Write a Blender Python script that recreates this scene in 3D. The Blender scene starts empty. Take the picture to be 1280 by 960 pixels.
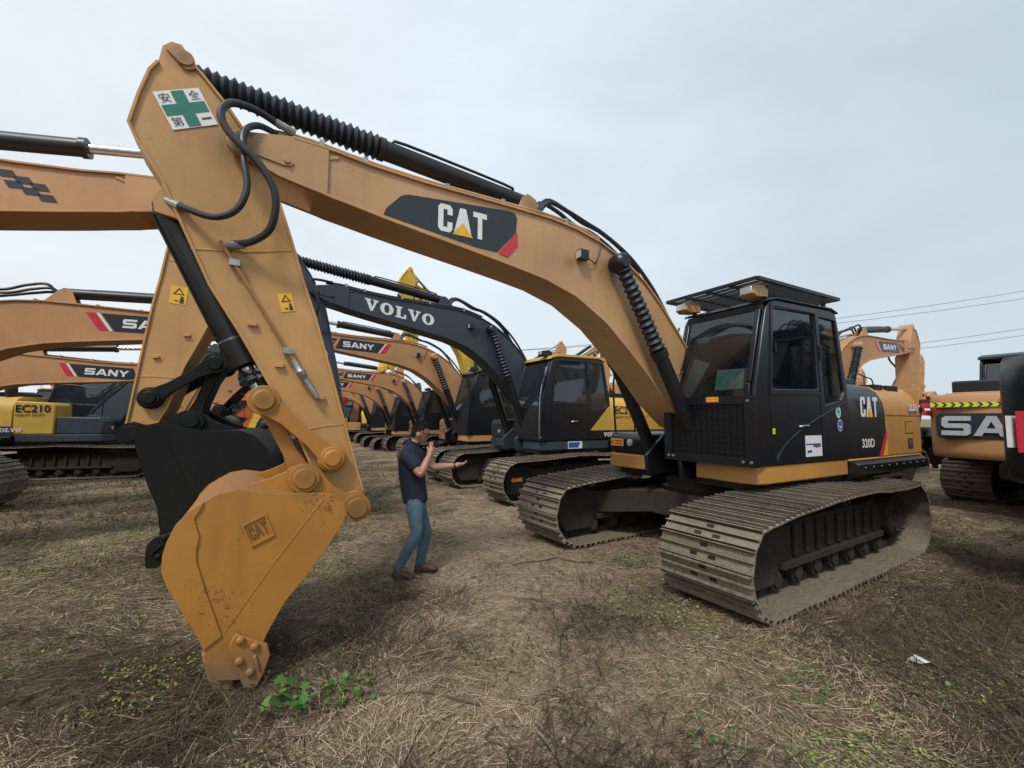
import bpy, bmesh, math, random
from mathutils import Vector, Matrix, noise
random.seed(7)
R = math.radians
scene = bpy.context.scene
COL = scene.collection

# ------------------------------------------------------------------ materials
MATS = {}
def newmat(name):
    m = bpy.data.materials.new(name); m.use_nodes = True
    nt = m.node_tree
    return m, nt, nt.nodes['Principled BSDF']

def nd(nt, t, **kw):
    n = nt.nodes.new(t)
    for k, v in kw.items(): setattr(n, k, v)
    return n

def noise_node(nt, scale, detail=4, rough=.55, vec=None, dist=0):
    n = nd(nt, 'ShaderNodeTexNoise')
    n.inputs['Scale'].default_value = scale; n.inputs['Detail'].default_value = detail
    n.inputs['Roughness'].default_value = rough; n.inputs['Distortion'].default_value = dist
    if vec is not None: nt.links.new(vec, n.inputs['Vector'])
    return n

def ramp(nt, inp, stops):
    r = nd(nt, 'ShaderNodeValToRGB')
    e = r.color_ramp.elements
    while len(e) < len(stops): e.new(.5)
    for i, (p, c) in enumerate(stops):
        e[i].position = p; e[i].color = (c[0], c[1], c[2], 1) if not isinstance(c, (int, float)) else (c, c, c, 1)
    nt.links.new(inp, r.inputs['Fac'])
    return r

def mix(nt, fac, a, b, mode='MIX'):
    n = nd(nt, 'ShaderNodeMix', data_type='RGBA', blend_type=mode)
    if isinstance(fac, (int, float)): n.inputs[0].default_value = fac
    else: nt.links.new(fac, n.inputs[0])
    for s, v in ((6, a), (7, b)):
        if isinstance(v, (tuple, list)): n.inputs[s].default_value = (v[0], v[1], v[2], 1)
        else: nt.links.new(v, n.inputs[s])
    return n.outputs[2]

def paint(name, col, rough=.42, dust=.35, dustcol=(.16, .12, .08), var=.18, streak=.25, metal=0, bump=.05, zlow=1.1, spots=(), chips=.35):
    """painted or weathered steel: tone variation, streaks, dust low down and on up-facing surfaces"""
    if name in MATS: return MATS[name]
    m, nt, b = newmat(name)
    tc = nd(nt, 'ShaderNodeTexCoord'); vec = tc.outputs['Object']
    n1 = noise_node(nt, 1.3, 5, .6, vec)
    dark = tuple(c * (1 - var * 1.6) for c in col); lite = tuple(min(1, c * (1 + var)) for c in col)
    r1 = ramp(nt, n1.outputs['Fac'], [(.3, dark), (.7, lite)])
    mp = nd(nt, 'ShaderNodeMapping'); mp.inputs['Scale'].default_value = (9, 9, .7); nt.links.new(vec, mp.inputs['Vector'])
    n2 = noise_node(nt, 1.0, 6, .7, mp.outputs['Vector'])
    r2 = ramp(nt, n2.outputs['Fac'], [(.5, 0), (.75, streak)])
    c1 = mix(nt, r2.outputs['Color'], r1.outputs['Color'], tuple(c * .45 + d * .25 for c, d in zip(col, dustcol)))
    n3 = noise_node(nt, 24, 6, .75, vec)
    geo = nd(nt, 'ShaderNodeNewGeometry')
    sx = nd(nt, 'ShaderNodeSeparateXYZ'); nt.links.new(geo.outputs['Normal'], sx.inputs[0])
    up = nd(nt, 'ShaderNodeMapRange'); up.inputs[1].default_value = .3; up.inputs[2].default_value = 1; up.inputs[4].default_value = .9
    nt.links.new(sx.outputs['Z'], up.inputs[0])
    so = nd(nt, 'ShaderNodeSeparateXYZ'); nt.links.new(vec, so.inputs[0])
    lo = nd(nt, 'ShaderNodeMapRange'); lo.inputs[1].default_value = zlow; lo.inputs[2].default_value = .1; lo.inputs[3].default_value = 0; lo.inputs[4].default_value = .9
    nt.links.new(so.outputs['Z'], lo.inputs[0])
    ad = nd(nt, 'ShaderNodeMath', operation='MAXIMUM'); nt.links.new(up.outputs[0], ad.inputs[0]); nt.links.new(lo.outputs[0], ad.inputs[1])
    a2 = nd(nt, 'ShaderNodeMath', operation='ADD'); a2.inputs[1].default_value = .12; nt.links.new(ad.outputs[0], a2.inputs[0])
    r3 = ramp(nt, n3.outputs['Fac'], [(.3, .15), (.7, 1)])
    m3 = nd(nt, 'ShaderNodeMath', operation='MULTIPLY'); nt.links.new(a2.outputs[0], m3.inputs[0]); nt.links.new(r3.outputs['Color'], m3.inputs[1])
    m4 = nd(nt, 'ShaderNodeMath', operation='MULTIPLY', use_clamp=True); nt.links.new(m3.outputs[0], m4.inputs[0]); m4.inputs[1].default_value = dust
    c2 = mix(nt, m4.outputs[0], c1, dustcol)
    # small chips and scuffs, denser low down
    nk = noise_node(nt, 38, 3, .7, vec); nk2 = noise_node(nt, 2.1, 3, .6, vec)
    mk = nd(nt, 'ShaderNodeMath', operation='MULTIPLY'); nt.links.new(nk.outputs['Fac'], mk.inputs[0]); nt.links.new(nk2.outputs['Fac'], mk.inputs[1])
    rk = ramp(nt, mk.outputs[0], [(.38, 0), (.43, chips)])
    c2 = mix(nt, rk.outputs['Color'], c2, (.05, .035, .025))
    for (pt, rad, amt, sc) in spots:
        vm = nd(nt, 'ShaderNodeVectorMath', operation='SUBTRACT'); vm.inputs[1].default_value = (pt[0], 0, pt[1]); nt.links.new(vec, vm.inputs[0])
        vs_ = nd(nt, 'ShaderNodeVectorMath', operation='MULTIPLY'); vs_.inputs[1].default_value = (1, 0, 1); nt.links.new(vm.outputs[0], vs_.inputs[0])
        vl = nd(nt, 'ShaderNodeVectorMath', operation='LENGTH'); nt.links.new(vs_.outputs[0], vl.inputs[0])
        nz = nd(nt, 'ShaderNodeMath', operation='MULTIPLY_ADD'); nz.inputs[1].default_value = rad * 1.6; nt.links.new(n2.outputs['Fac'], nz.inputs[0]); nt.links.new(vl.outputs['Value'], nz.inputs[2])
        mr_ = nd(nt, 'ShaderNodeMapRange'); mr_.inputs[1].default_value = rad * 1.9; mr_.inputs[2].default_value = rad * .9; mr_.inputs[3].default_value = 0; mr_.inputs[4].default_value = amt; nt.links.new(nz.outputs[0], mr_.inputs[0])
        c2 = mix(nt, mr_.outputs[0], c2, sc)
    nt.links.new(c2, b.inputs['Base Color'])
    rr = nd(nt, 'ShaderNodeMapRange'); rr.inputs[3].default_value = rough; rr.inputs[4].default_value = min(1, rough + .4)
    nt.links.new(m4.outputs[0], rr.inputs[0]); 
    rn = nd(nt, 'ShaderNodeMath', operation='MULTIPLY_ADD'); rn.inputs[1].default_value = .22; nt.links.new(n1.outputs['Fac'], rn.inputs[0]); nt.links.new(rr.outputs[0], rn.inputs[2])
    nt.links.new(rn.outputs[0], b.inputs['Roughness'])
    b.inputs['Metallic'].default_value = metal
    bp = nd(nt, 'ShaderNodeBump'); bp.inputs['Strength'].default_value = bump; bp.inputs['Distance'].default_value = .02
    n4 = noise_node(nt, 7, 5, .6, vec); nt.links.new(n4.outputs['Fac'], bp.inputs['Height']); nt.links.new(bp.outputs[0], b.inputs['Normal'])
    MATS[name] = m
    return m

def plain(name, col, rough=.5, metal=0, var=.1, scale=20, bump=0):
    if name in MATS: return MATS[name]
    m, nt, b = newmat(name)
    tc = nd(nt, 'ShaderNodeTexCoord')
    n1 = noise_node(nt, scale, 4, .6, tc.outputs['Object'])
    r1 = ramp(nt, n1.outputs['Fac'], [(.3, tuple(c * (1 - var) for c in col)), (.7, tuple(min(1, c * (1 + var)) for c in col))])
    nt.links.new(r1.outputs['Color'], b.inputs['Base Color'])
    b.inputs['Roughness'].default_value = rough; b.inputs['Metallic'].default_value = metal
    if bump:
        bp = nd(nt, 'ShaderNodeBump'); bp.inputs['Strength'].default_value = bump; bp.inputs['Distance'].default_value = .01
        nt.links.new(n1.outputs['Fac'], bp.inputs['Height']); nt.links.new(bp.outputs[0], b.inputs['Normal'])
    MATS[name] = m
    return m

BOOMY = paint('faded_yellow_paint', (.51, .295, .138), .26, .25, (.22, .17, .11), .12, .35, spots=(((5.665, 3.749), .16, .6, (.06, .045, .03)), ((2.0, 3.40), .26, .55, (.16, .075, .025)), ((2.58, 3.40), .10, .6, (.20, .11, .02)), ((3.0, 4.0), .2, .5, (.08, .06, .04)), ((.9, 2.2), .5, .3, (.2, .11, .05))))
STICKY = paint('tan_yellow_paint', (.50, .272, .092), .28, .2, (.22, .17, .11), .12, .35, spots=(((6.03, 4.30), .12, .6, (.06, .045, .03)), ((5.7, 3.75), .24, .45, (.10, .075, .045)), ((4.767, 1.006), .15, .5, (.08, .05, .03)), ((4.945, 1.39), .13, .5, (.08, .05, .03))))
BUCKY = paint('fresh_orange_paint', (.43, .185, .028), .36, .8, (.12, .085, .055), .12, .3, zlow=.42, chips=.6, spots=(((4.767, 1.006), .14, .5, (.08, .05, .03)), ((5.147, 1.256), .13, .5, (.08, .05, .03)), ((5.431, 1.835), .12, .6, (.08, .05, .03)), ((5.55, .0), .26, .85, (.13, .10, .075))))
SKIRTY = paint('orange_body_paint', (.46, .225, .055), .33, .25, (.2, .15, .1), .1, .2, zlow=.9)
SANYO = paint('dusty_orange_paint', (.48, .245, .105), .45, .35, (.2, .15, .1), .12, .25)
KOMY = paint('bright_yellow_paint', (.60, .37, .03), .45, .3, (.2, .15, .1), .12, .22)
VOLY = paint('machine_yellow_paint', (.56, .34, .055), .45, .3, (.2, .15, .1), .12, .2)
HITO = paint('red_orange_paint', (.52, .10, .03), .45, .3, (.2, .15, .1), .12, .2)
SLATE = paint('slate_grey_paint', (.032, .044, .062), .42, .3, (.13, .11, .09), .15, .2)
BLACK = paint('black_paint', (.009, .0095, .012), .28, .14, (.07, .062, .055), .2, .1, bump=.03)
CABBLK = paint('cab_black_paint', (.009, .011, .015), .20, .10, (.07, .065, .06), .2, .08, bump=.02)
BKTBLK = paint('worn_black_bucket_paint', (.008, .0085, .009), .33, .14, (.09, .08, .065), .2, .3)
UNDER = paint('dirty_undercarriage_steel', (.02, .018, .017), .7, .36, (.15, .12, .09), .3, .4, zlow=1.0)
SHOE = paint('dusty_shoe_steel', (.13, .10, .072), .5, 1.0, (.36, .295, .21), .5, .8, bump=.35, zlow=1.0)
SHOED = paint('darkened_shoe_steel', (.06, .048, .038), .6, .9, (.27, .225, .165), .5, .8, bump=.4, zlow=.5)  # darker copy of the shoe steel: gap shade painted on rib slopes, browner inner faces
for k_, sp_ in ((BKTBLK, .18), (UNDER, .2), (SHOED, .2)): k_.node_tree.nodes['Principled BSDF'].inputs['Specular IOR Level'].default_value = sp_
RUBBER = plain('bellows_rubber', (.013, .018, .030), .55, 0, .3, 12)
HOSE = plain('hose_rubber', (.015, .018, .022), .45)
CHROME = plain('chrome_rod', (.6, .62, .64), .18, 1, .05)
ZINC = plain('zinc_fitting', (.34, .35, .35), .4, .8, .2)
WHITE = plain('white_vinyl', (.72, .73, .72), .4, 0, .06)
DECALBLK = plain('dark_vinyl', (.022, .028, .036), .35, 0, .15)
RED = plain('red_vinyl', (.55, .03, .05), .4)
DYEL = plain('yellow_vinyl', (.75, .42, .02), .4)
LIME = plain('lime_vinyl', (.62, .75, .04), .4)
GREEN = plain('green_vinyl', (.01, .17, .12), .4)
BLUE = plain('blue_vinyl', (.03, .10, .33), .4)
TEAL = plain('pale_blue_vinyl', (.25, .55, .6), .4)
ORNG = plain('orange_vinyl', (.75, .2, .03), .4)
PAPER = plain('pale_green_paper', (.55, .85, .68), .8)
LENS = plain('lamp_lens', (.5, .52, .53), .12, .3)
SEATM = plain('seat_cloth', (.05, .05, .055), .9)
SILV = plain('silver_letter', (.50, .52, .55), .3, .2)
PIPEY = plain('copper_toned_pipe', (.33, .17, .07), .35, .2)
TEXTD = plain('shaded_orange_letter', (.16, .07, .015), .5)
BEACON = plain('red_beacon_plastic', (.6, .03, .02), .25)

def glass(name, tint, keep):
    m, nt, b = newmat(name)
    nt.nodes.remove(b)
    out = nt.nodes['Material Output']
    tr = nd(nt, 'ShaderNodeBsdfTransparent'); tr.inputs[0].default_value = (*tint, 1)
    gl = nd(nt, 'ShaderNodeBsdfGlossy'); gl.inputs['Roughness'].default_value = .04; gl.inputs[0].default_value = (.8, .85, .9, 1)
    df = nd(nt, 'ShaderNodeBsdfDiffuse'); df.inputs[0].default_value = (.03, .04, .05, 1)
    fr = nd(nt, 'ShaderNodeFresnel'); fr.inputs[0].default_value = 1.8
    tc = nd(nt, 'ShaderNodeTexCoord'); n = noise_node(nt, 3, 4, .6, tc.outputs['Object'])
    r = ramp(nt, n.outputs['Fac'], [(.3, keep), (.75, keep + .18)])
    m0 = nd(nt, 'ShaderNodeMixShader'); nt.links.new(r.outputs[0], m0.inputs[0]); nt.links.new(tr.outputs[0], m0.inputs[1]); nt.links.new(df.outputs[0], m0.inputs[2])
    m1 = nd(nt, 'ShaderNodeMixShader'); nt.links.new(fr.outputs[0], m1.inputs[0]); nt.links.new(m0.outputs[0], m1.inputs[1]); nt.links.new(gl.outputs[0], m1.inputs[2])
    nt.links.new(m1.outputs[0], out.inputs[0])
    return m
GLASS = glass('tinted_window_glass', (.62, .70, .70), .06)
DGLASS = glass('dark_window_glass', (.12, .14, .16), .5)

# ------------------------------------------------------------------ mesh builder
def vadd(a, b, s=1): return (a[0] + b[0] * s, a[1] + b[1] * s, a[2] + b[2] * s)
class MB:
    def __init__(s): s.v = []; s.f = []; s.m = []
    def add(s, vs, fs, mat=0):
        o = len(s.v); s.v += [tuple(p) for p in vs]
        for f in fs: s.f.append([i + o for i in f]); s.m.append(mat)
        return s
    def prism(s, pts, a, b, ax='y', mat=0):
        def P(p, t):
            return (p[0], t, p[1]) if ax == 'y' else ((t, p[0], p[1]) if ax == 'x' else (p[0], p[1], t))
        n = len(pts); vs = [P(p, a) for p in pts] + [P(p, b) for p in pts]
        fs = [list(range(n))[::-1], list(range(n, 2 * n))] + [[i, (i + 1) % n, n + (i + 1) % n, n + i] for i in range(n)]
        return s.add(vs, fs, mat)
    def box(s, x0, x1, y0, y1, z0, z1, mat=0):
        return s.prism([(x0, y0), (x1, y0), (x1, y1), (x0, y1)], z0, z1, 'z', mat)
    def strip(s, pts, a, b, t, mat=0, closed=False):
        """plate of thickness t following a polyline in the xz plane, spanning y a..b, centred on the line"""
        n = len(pts); off = []
        for i in range(n):
            p = pts[i - 1] if (i > 0 or closed) else pts[i]; q = pts[(i + 1) % n] if (i < n - 1 or closed) else pts[i]
            d = Vector((q[0] - p[0], q[1] - p[1])); d.normalize(); off.append((-d[1] * t / 2, d[0] * t / 2))
        poly = [(p[0] + o[0], p[1] + o[1]) for p, o in zip(pts, off)]; pol2 = [(p[0] - o[0], p[1] - o[1]) for p, o in zip(pts, off)]
        vs = []
        for u, w in zip(poly, pol2): vs += [(u[0], a, u[1]), (u[0], b, u[1]), (w[0], b, w[1]), (w[0], a, w[1])]
        fs = []
        for i in range(n if closed else n - 1):
            j = (i + 1) % n
            for k in range(4): fs.append([4 * i + k, 4 * i + (k + 1) % 4, 4 * j + (k + 1) % 4, 4 * j + k])
        if not closed: fs += [[3, 2, 1, 0], [4 * n - 4, 4 * n - 3, 4 * n - 2, 4 * n - 1]]
        return s.add(vs, fs, mat)
    def bar(s, p, q, w, h, mat=0, up=(0, 0, 1)):
        p, q = Vector(p), Vector(q); d = (q - p).normalized(); u = Vector(up)
        if abs(d.dot(u)) > .98: u = Vector((1, 0, 0))
        sd = d.cross(u).normalized() * w / 2; uu = sd.cross(d).normalized() * h / 2
        vs = []
        for c in (p, q): vs += [c + sd + uu, c - sd + uu, c - sd - uu, c + sd - uu]
        return s.add(vs, [[0, 1, 2, 3], [7, 6, 5, 4], [0, 4, 5, 1], [1, 5, 6, 2], [2, 6, 7, 3], [3, 7, 4, 0]], mat)
    def rev(s, p, q, prof, n=16, mat=0, caps=True):
        p, q = Vector(p), Vector(q); d = (q - p).normalized()
        u = Vector((0, 0, 1)) if abs(d.z) < .9 else Vector((1, 0, 0))
        a = d.cross(u).normalized(); b = d.cross(a)
        vs = []
        for t, r in prof:
            for k in range(n):
                an = 2 * math.pi * k / n; vs.append(p + d * t + a * (r * math.cos(an)) + b * (r * math.sin(an)))
        fs = []
        for i in range(len(prof) - 1):
            for k in range(n): fs.append([i * n + k, i * n + (k + 1) % n, (i + 1) * n + (k + 1) % n, (i + 1) * n + k])
        if caps: fs += [list(range(n))[::-1], [(len(prof) - 1) * n + k for k in range(n)]]
        return s.add(vs, fs, mat)
    def cyl(s, p, q, r, n=16, mat=0, r1=None):
        L = (Vector(q) - Vector(p)).length
        return s.rev(p, q, [(0, r), (L, r if r1 is None else r1)], n, mat)
    def tube(s, pts, r, n=8, mat=0, sub=6):
        P = [Vector(p) for p in pts]
        if sub > 1 and len(P) > 2:
            Q = []
            for i in range(len(P) - 1):
                p0 = P[max(i - 1, 0)]; p1 = P[i]; p2 = P[i + 1]; p3 = P[min(i + 2, len(P) - 1)]
                for k in range(sub):
                    t = k / sub
                    Q.append(.5 * ((2 * p1) + (p2 - p0) * t + (2 * p0 - 5 * p1 + 4 * p2 - p3) * t * t + (3 * p1 - p0 - 3 * p2 + p3) * t ** 3))
            Q.append(P[-1]); P = Q
        a = None; vs = []
        for i, c in enumerate(P):
            d = (P[min(i + 1, len(P) - 1)] - P[max(i - 1, 0)]).normalized()
            if a is None:
                u = Vector((0, 0, 1)) if abs(d.z) < .9 else Vector((1, 0, 0)); a = d.cross(u).normalized()
            else: a = (a - d * a.dot(d)).normalized()
            b = d.cross(a)
            for k in range(n):
                an = 2 * math.pi * k / n; vs.append(c + a * (r * math.cos(an)) + b * (r * math.sin(an)))
        fs = [[i * n + k, i * n + (k + 1) % n, (i + 1) * n + (k + 1) % n, (i + 1) * n + k] for i in range(len(P) - 1) for k in range(n)]
        fs += [list(range(n))[::-1], [(len(P) - 1) * n + k for k in range(n)]]
        return s.add(vs, fs, mat)
    def flat(s, loops, O, U, V, mat=0, depth=0):
        """filled 2D loops (even-odd) laid on the plane O + u*U + v*V; depth extrudes along U x V"""
        vs, fs = fill(loops)
        O, U, V = Vector(O), Vector(U), Vector(V); N = U.cross(V).normalized()
        s.add([O + U * a + V * b + N * depth for a, b in vs], fs, mat)
        if depth:
            s.add([O + U * a + V * b for a, b in vs], fs, mat)
            for lp in loops:
                n = len(lp); w = [O + U * a + V * b for a, b in lp]
                s.add(w + [p + N * depth for p in w], [[i, (i + 1) % n, n + (i + 1) % n, n + i] for i in range(n)], mat)
        return s
    def xf(s, fn): s.v = [tuple(fn(p)) for p in s.v]; return s
    def build(s, name, mats, parent=None, bevel=0, ang=35, recalc=True):
        me = bpy.data.meshes.new(name); me.from_pydata(s.v, [], s.f)
        for m in (mats if isinstance(mats, (list, tuple)) else [mats]): me.materials.append(m)
        me.polygons.foreach_set('material_index', s.m)
        if recalc:
            bm = bmesh.new(); bm.from_mesh(me)
            bmesh.ops.remove_doubles(bm, verts=bm.verts, dist=1e-5)
            bmesh.ops.recalc_face_normals(bm, faces=bm.faces); bm.to_mesh(me); bm.free()
        me.polygons.foreach_set('use_smooth', [True] * len(me.polygons)); me.set_sharp_from_angle(angle=R(ang)); me.update()
        o = bpy.data.objects.new(name, me); COL.objects.link(o)
        if parent is not None: o.parent = parent
        if bevel:
            b = o.modifiers.new('bevel', 'BEVEL'); b.width = bevel; b.segments = 2; b.limit_method = 'ANGLE'; b.angle_limit = R(40)
        return o

FILL = {}
def fill(loops):
    key = repr(loops)
    if key in FILL: return FILL[key]
    cu = bpy.data.curves.new('shape', 'CURVE'); cu.dimensions = '2D'; cu.fill_mode = 'BOTH'
    for lp in loops:
        sp = cu.splines.new('POLY'); sp.points.add(len(lp) - 1)
        for i, (a, b) in enumerate(lp): sp.points[i].co = (a, b, 0, 1)
        sp.use_cyclic_u = True
    o = bpy.data.objects.new('shape', cu); me = o.to_mesh()
    r = ([(v.co.x, v.co.y) for v in me.vertices], [list(p.vertices) for p in me.polygons])
    o.to_mesh_clear(); bpy.data.objects.remove(o); bpy.data.curves.remove(cu)
    FILL[key] = r
    return r

def text_tri(txt, off=0):
    """font text as flat triangles, height of capitals about .7, left aligned"""
    key = ('T', txt, off)
    if key in FILL: return FILL[key]
    cu = bpy.data.curves.new('words', 'FONT'); cu.body = txt; cu.fill_mode = 'BOTH'; cu.offset = off; cu.resolution_u = 3
    o = bpy.data.objects.new('words', cu); COL.objects.link(o)
    dg = bpy.context.evaluated_depsgraph_get(); me = bpy.data.meshes.new_from_object(o.evaluated_get(dg))
    r = ([(v.co.x, v.co.y) for v in me.vertices], [list(p.vertices) for p in me.polygons])
    bpy.data.objects.remove(o); bpy.data.meshes.remove(me); bpy.data.curves.remove(cu)
    FILL[key] = r
    return r

def put_text(mb, txt, O, U, V, w, h, mat=0, off=.012):
    vs, fs = text_tri(txt, off)
    if not vs: return
    x0 = min(a for a, b in vs); x1 = max(a for a, b in vs); y0 = min(b for a, b in vs); y1 = max(b for a, b in vs)
    O, U, V = Vector(O), Vector(U).normalized(), Vector(V).normalized()
    mb.add([O + U * ((a - x0) / (x1 - x0 + 1e-9) * w) + V * ((b - y0) / (y1 - y0 + 1e-9) * h) for a, b in vs], fs, mat)

def ell(cx, cy, rx, ry, n=24): return [(cx + rx * math.cos(2 * math.pi * k / n), cy + ry * math.sin(2 * math.pi * k / n)) for k in range(n)]
GL = {  # hand drawn letters: (width, loops)
 'S': (1.2, [[(0, 0), (1.05, 0), (1.2, .12), (1.2, .5), (1.05, .62), (.27, .62), (.27, .76), (1.2, .76), (1.2, 1), (.15, 1), (0, .88), (0, .5), (.15, .38), (.93, .38), (.93, .24), (0, .24)]]),
 'A': (1.35, [[(0, 0), (.5, 1), (.85, 1), (1.35, 0), (1.03, 0), (.95, .17), (.40, .17), (.32, 0)], [(.5, .38), (.85, .38), (.675, .74)]]),
 'N': (1.12, [[(0, 0), (0, 1), (.3, 1), (.85, .42), (.85, 1), (1.12, 1), (1.12, 0), (.82, 0), (.27, .58), (.27, 0)]]),
 'Y': (1.24, [[(.48, 0), (.48, .4), (0, 1), (.33, 1), (.62, .63), (.91, 1), (1.24, 1), (.76, .4), (.76, 0)]]),
 'c': (.64, [[(.12, 0), (.52, 0), (.64, .12), (.64, .38), (.41, .38), (.41, .18), (.23, .18), (.23, .82), (.41, .82), (.41, .64), (.64, .64), (.64, .88), (.52, 1), (.12, 1), (0, .88), (0, .12)]]),
 'a': (.84, [[(0, 0), (.28, 1), (.56, 1), (.84, 0), (.66, 0), (.42, .46), (.18, 0)]]),
 't': (.66, [[(0, 1), (.66, 1), (.66, .8), (.44, .8), (.44, 0), (.22, 0), (.22, .8), (0, .8)]]),
 'V': (.98, [[(0, 1), (.45, 1), (.45, .87), (.36, .87), (.54, .36), (.7, .87), (.6, .87), (.6, 1), (.98, 1), (.98, .87), (.88, .87), (.58, 0), (.42, 0), (.1, .87), (0, .87)]]),
 'O': (1.0, [ell(.5, .5, .5, .52), ell(.5, .5, .2, .37)]),
 'L': (.84, [[(0, 0), (.84, 0), (.84, .38), (.7, .38), (.64, .14), (.4, .14), (.4, .87), (.52, .87), (.52, 1), (0, 1), (0, .87), (.12, .87), (.12, .13), (0, .13)]]),
}
def word(mb, txt, O, U, V, w, h, mat=0, gap=.12, shear=0, depth=0):
    tot = sum(GL[c][0] for c in txt) + gap * (len(txt) - 1)
    O, U, V = Vector(O), Vector(U).normalized(), Vector(V).normalized(); x = 0; pos = []
    for c in txt:
        cw, loops = GL[c]
        mb.flat(loops, O + U * (x / tot * w), U * (w / tot), V * h + U * shear * h, mat, depth)
        pos.append((x / tot * w, cw / tot * w)); x += cw + gap
    return pos

# ------------------------------------------------------------------ object bookkeeping
def tag(o, label=None, cat=None, group=None, kind=None):
    if label: o['label'] = label
    if cat: o['category'] = cat
    if group: o['group'] = group
    if kind: o['kind'] = kind
    return o
def empty(name, loc=(0, 0, 0), rz=0):
    o = bpy.data.objects.new(name, None); COL.objects.link(o); o.location = loc; o.rotation_euler = (0, 0, rz); o.empty_display_size = .3
    return o
def copy_tree(o, parent=None):
    c = o.copy(); COL.objects.link(c); c.parent = parent
    for ch in list(o.children): copy_tree(ch, c)
    return c

# ------------------------------------------------------------------ excavator templates (metres, machine frame: x forward, y left, z up)
F0 = (.15, 1.5); T0 = (5.665, 3.749); P0 = (4.767, 1.006); Q0 = (4.945, 1.39); R0 = (5.431, 1.835); B0 = (5.147, 1.256); C0 = (6.10, 3.22)
BTOP = [(5.60, 3.845), (5.47, 3.883), (5.317, 3.915), (5.0, 3.90), (4.705, 3.868), (4.224, 3.848), (3.772, 3.848), (3.271, 3.846), (2.824, 3.838), (2.5, 3.80), (2.155, 3.72), (1.787, 3.572), (1.449, 3.362), (1.191, 3.13), (.882, 2.797), (.5, 2.37), (.12, 1.9), (-.02, 1.62)]
BBOT = [(.02, 1.42), (.22, 1.36), (.5, 1.5), (.8, 1.66), (1.131, 1.915), (1.426, 2.227), (1.721, 2.494), (2.086, 2.80), (2.507, 3.04), (2.908, 3.165), (3.268, 3.229), (3.765, 3.306), (4.218, 3.372), (4.62, 3.435), (4.845, 3.475), (5.033, 3.505), (5.142, 3.535), (5.4, 3.575), (5.6, 3.66)]
STK = [(6.181, 4.243), (6.164, 4.354), (6.117, 4.406), (6.057, 4.409), (6.016, 4.352), (5.966, 4.293), (5.919, 4.219), (5.773, 4.057), (5.62, 3.85), (5.55, 3.72), (5.452, 3.553), (5.378, 3.352), (5.295, 3.105), (5.198, 2.785), (5.101, 2.506), (4.98, 2.1), (4.849, 1.643), (4.744, 1.27), (4.668, 1.05), (4.665, .96), (4.71, .905), (4.80, .905), (4.87, .97), (5.057, 1.269), (5.266, 1.737), (5.399, 1.96), (5.606, 2.332), (5.807, 2.664), (6.022, 3.15), (6.114, 3.366), (6.27, 3.62), (6.314, 3.72), (6.273, 3.944), (6.224, 4.14)]
BK = [(5.552, 1.245), (5.655, 1.228), (5.731, 1.185), (5.806, 1.134), (5.865, 1.06), (5.9, .97), (5.918, .89), (5.918, .8), (5.889, .707), (5.82, .57), (5.744, .431), (5.70, .32), (5.668, .2)]
BOPEN = [(5.62, .10), (5.50, .07), (5.40, .09), (5.352, .16), (5.375, .26), (5.353, .318), (5.258, .495), (5.152, .621), (5.012, .808), (4.917, .955), (4.887, 1.03), (4.905, 1.099), (4.972, 1.166), (5.051, 1.184), (5.242, 1.194), (5.332, 1.2), (5.44, 1.225)]

def rotabout(p0, ang, new):
    c, s = math.cos(ang), math.sin(ang)
    def f(p):
        dx, dz = p[0] - p0[0], p[1] - p0[1]
        return (new[0] + dx * c - dz * s, new[1] + dx * s + dz * c)
    return f
def lift(f2):
    def g(p):
        a, b = f2((p[0], p[2])); return (a, p[1], b)
    return g
def circ(p, a, q, b, side):
    dx, dz = q[0] - p[0], q[1] - p[1]; d = max(1e-6, math.hypot(dx, dz)); d = min(d, (a + b) * .999)
    x = (a * a - b * b + d * d) / (2 * d); h = math.sqrt(max(0, a * a - x * x)); ux, uz = dx / math.hypot(dx, dz), dz / math.hypot(dx, dz)
    return (p[0] + ux * x - uz * h * side, p[1] + uz * x + ux * h * side)
dist2 = lambda a, b: math.hypot(a[0] - b[0], a[1] - b[1])

def bellows(mb, p, q, r, pitch=.06, n=14, mat=0, r0=None):
    L = (Vector(q) - Vector(p)).length; k = max(3, int(L / pitch)); prof = []
    for i in range(k):
        s = 1 - .12 * i / k
        prof += [(L * i / k, r * .72 * s), (L * (i + .5) / k, r * s * (1 + .05 * math.sin(i * 2.1)))]
    prof.append((L, r * .7)); mb.rev(p, q, prof, n, mat)

def track_path(hero):
    if hero:
        top = [(1.80, .80), (1.3, .845), (.6, .885), (.0, .905), (-.55, .9), (-1.0, .865), (-1.6, .86)]
    else:
        top = [(1.75, .84), (1.1, .845), (.5, .885), (0, .90), (-.5, .88), (-1.1, .86), (-1.6, .9)]
    pts = [(-1.62, .03), (1.62, .03)]
    for a in range(-80, 66, 12): pts.append((1.66 + .42 * math.cos(R(a)), .44 + .415 * math.sin(R(a))))
    pts += top
    for a in range(105, 262, 12): pts.append((-1.72 + .42 * math.cos(R(a)), .46 + .435 * math.sin(R(a))))
    return pts

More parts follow.
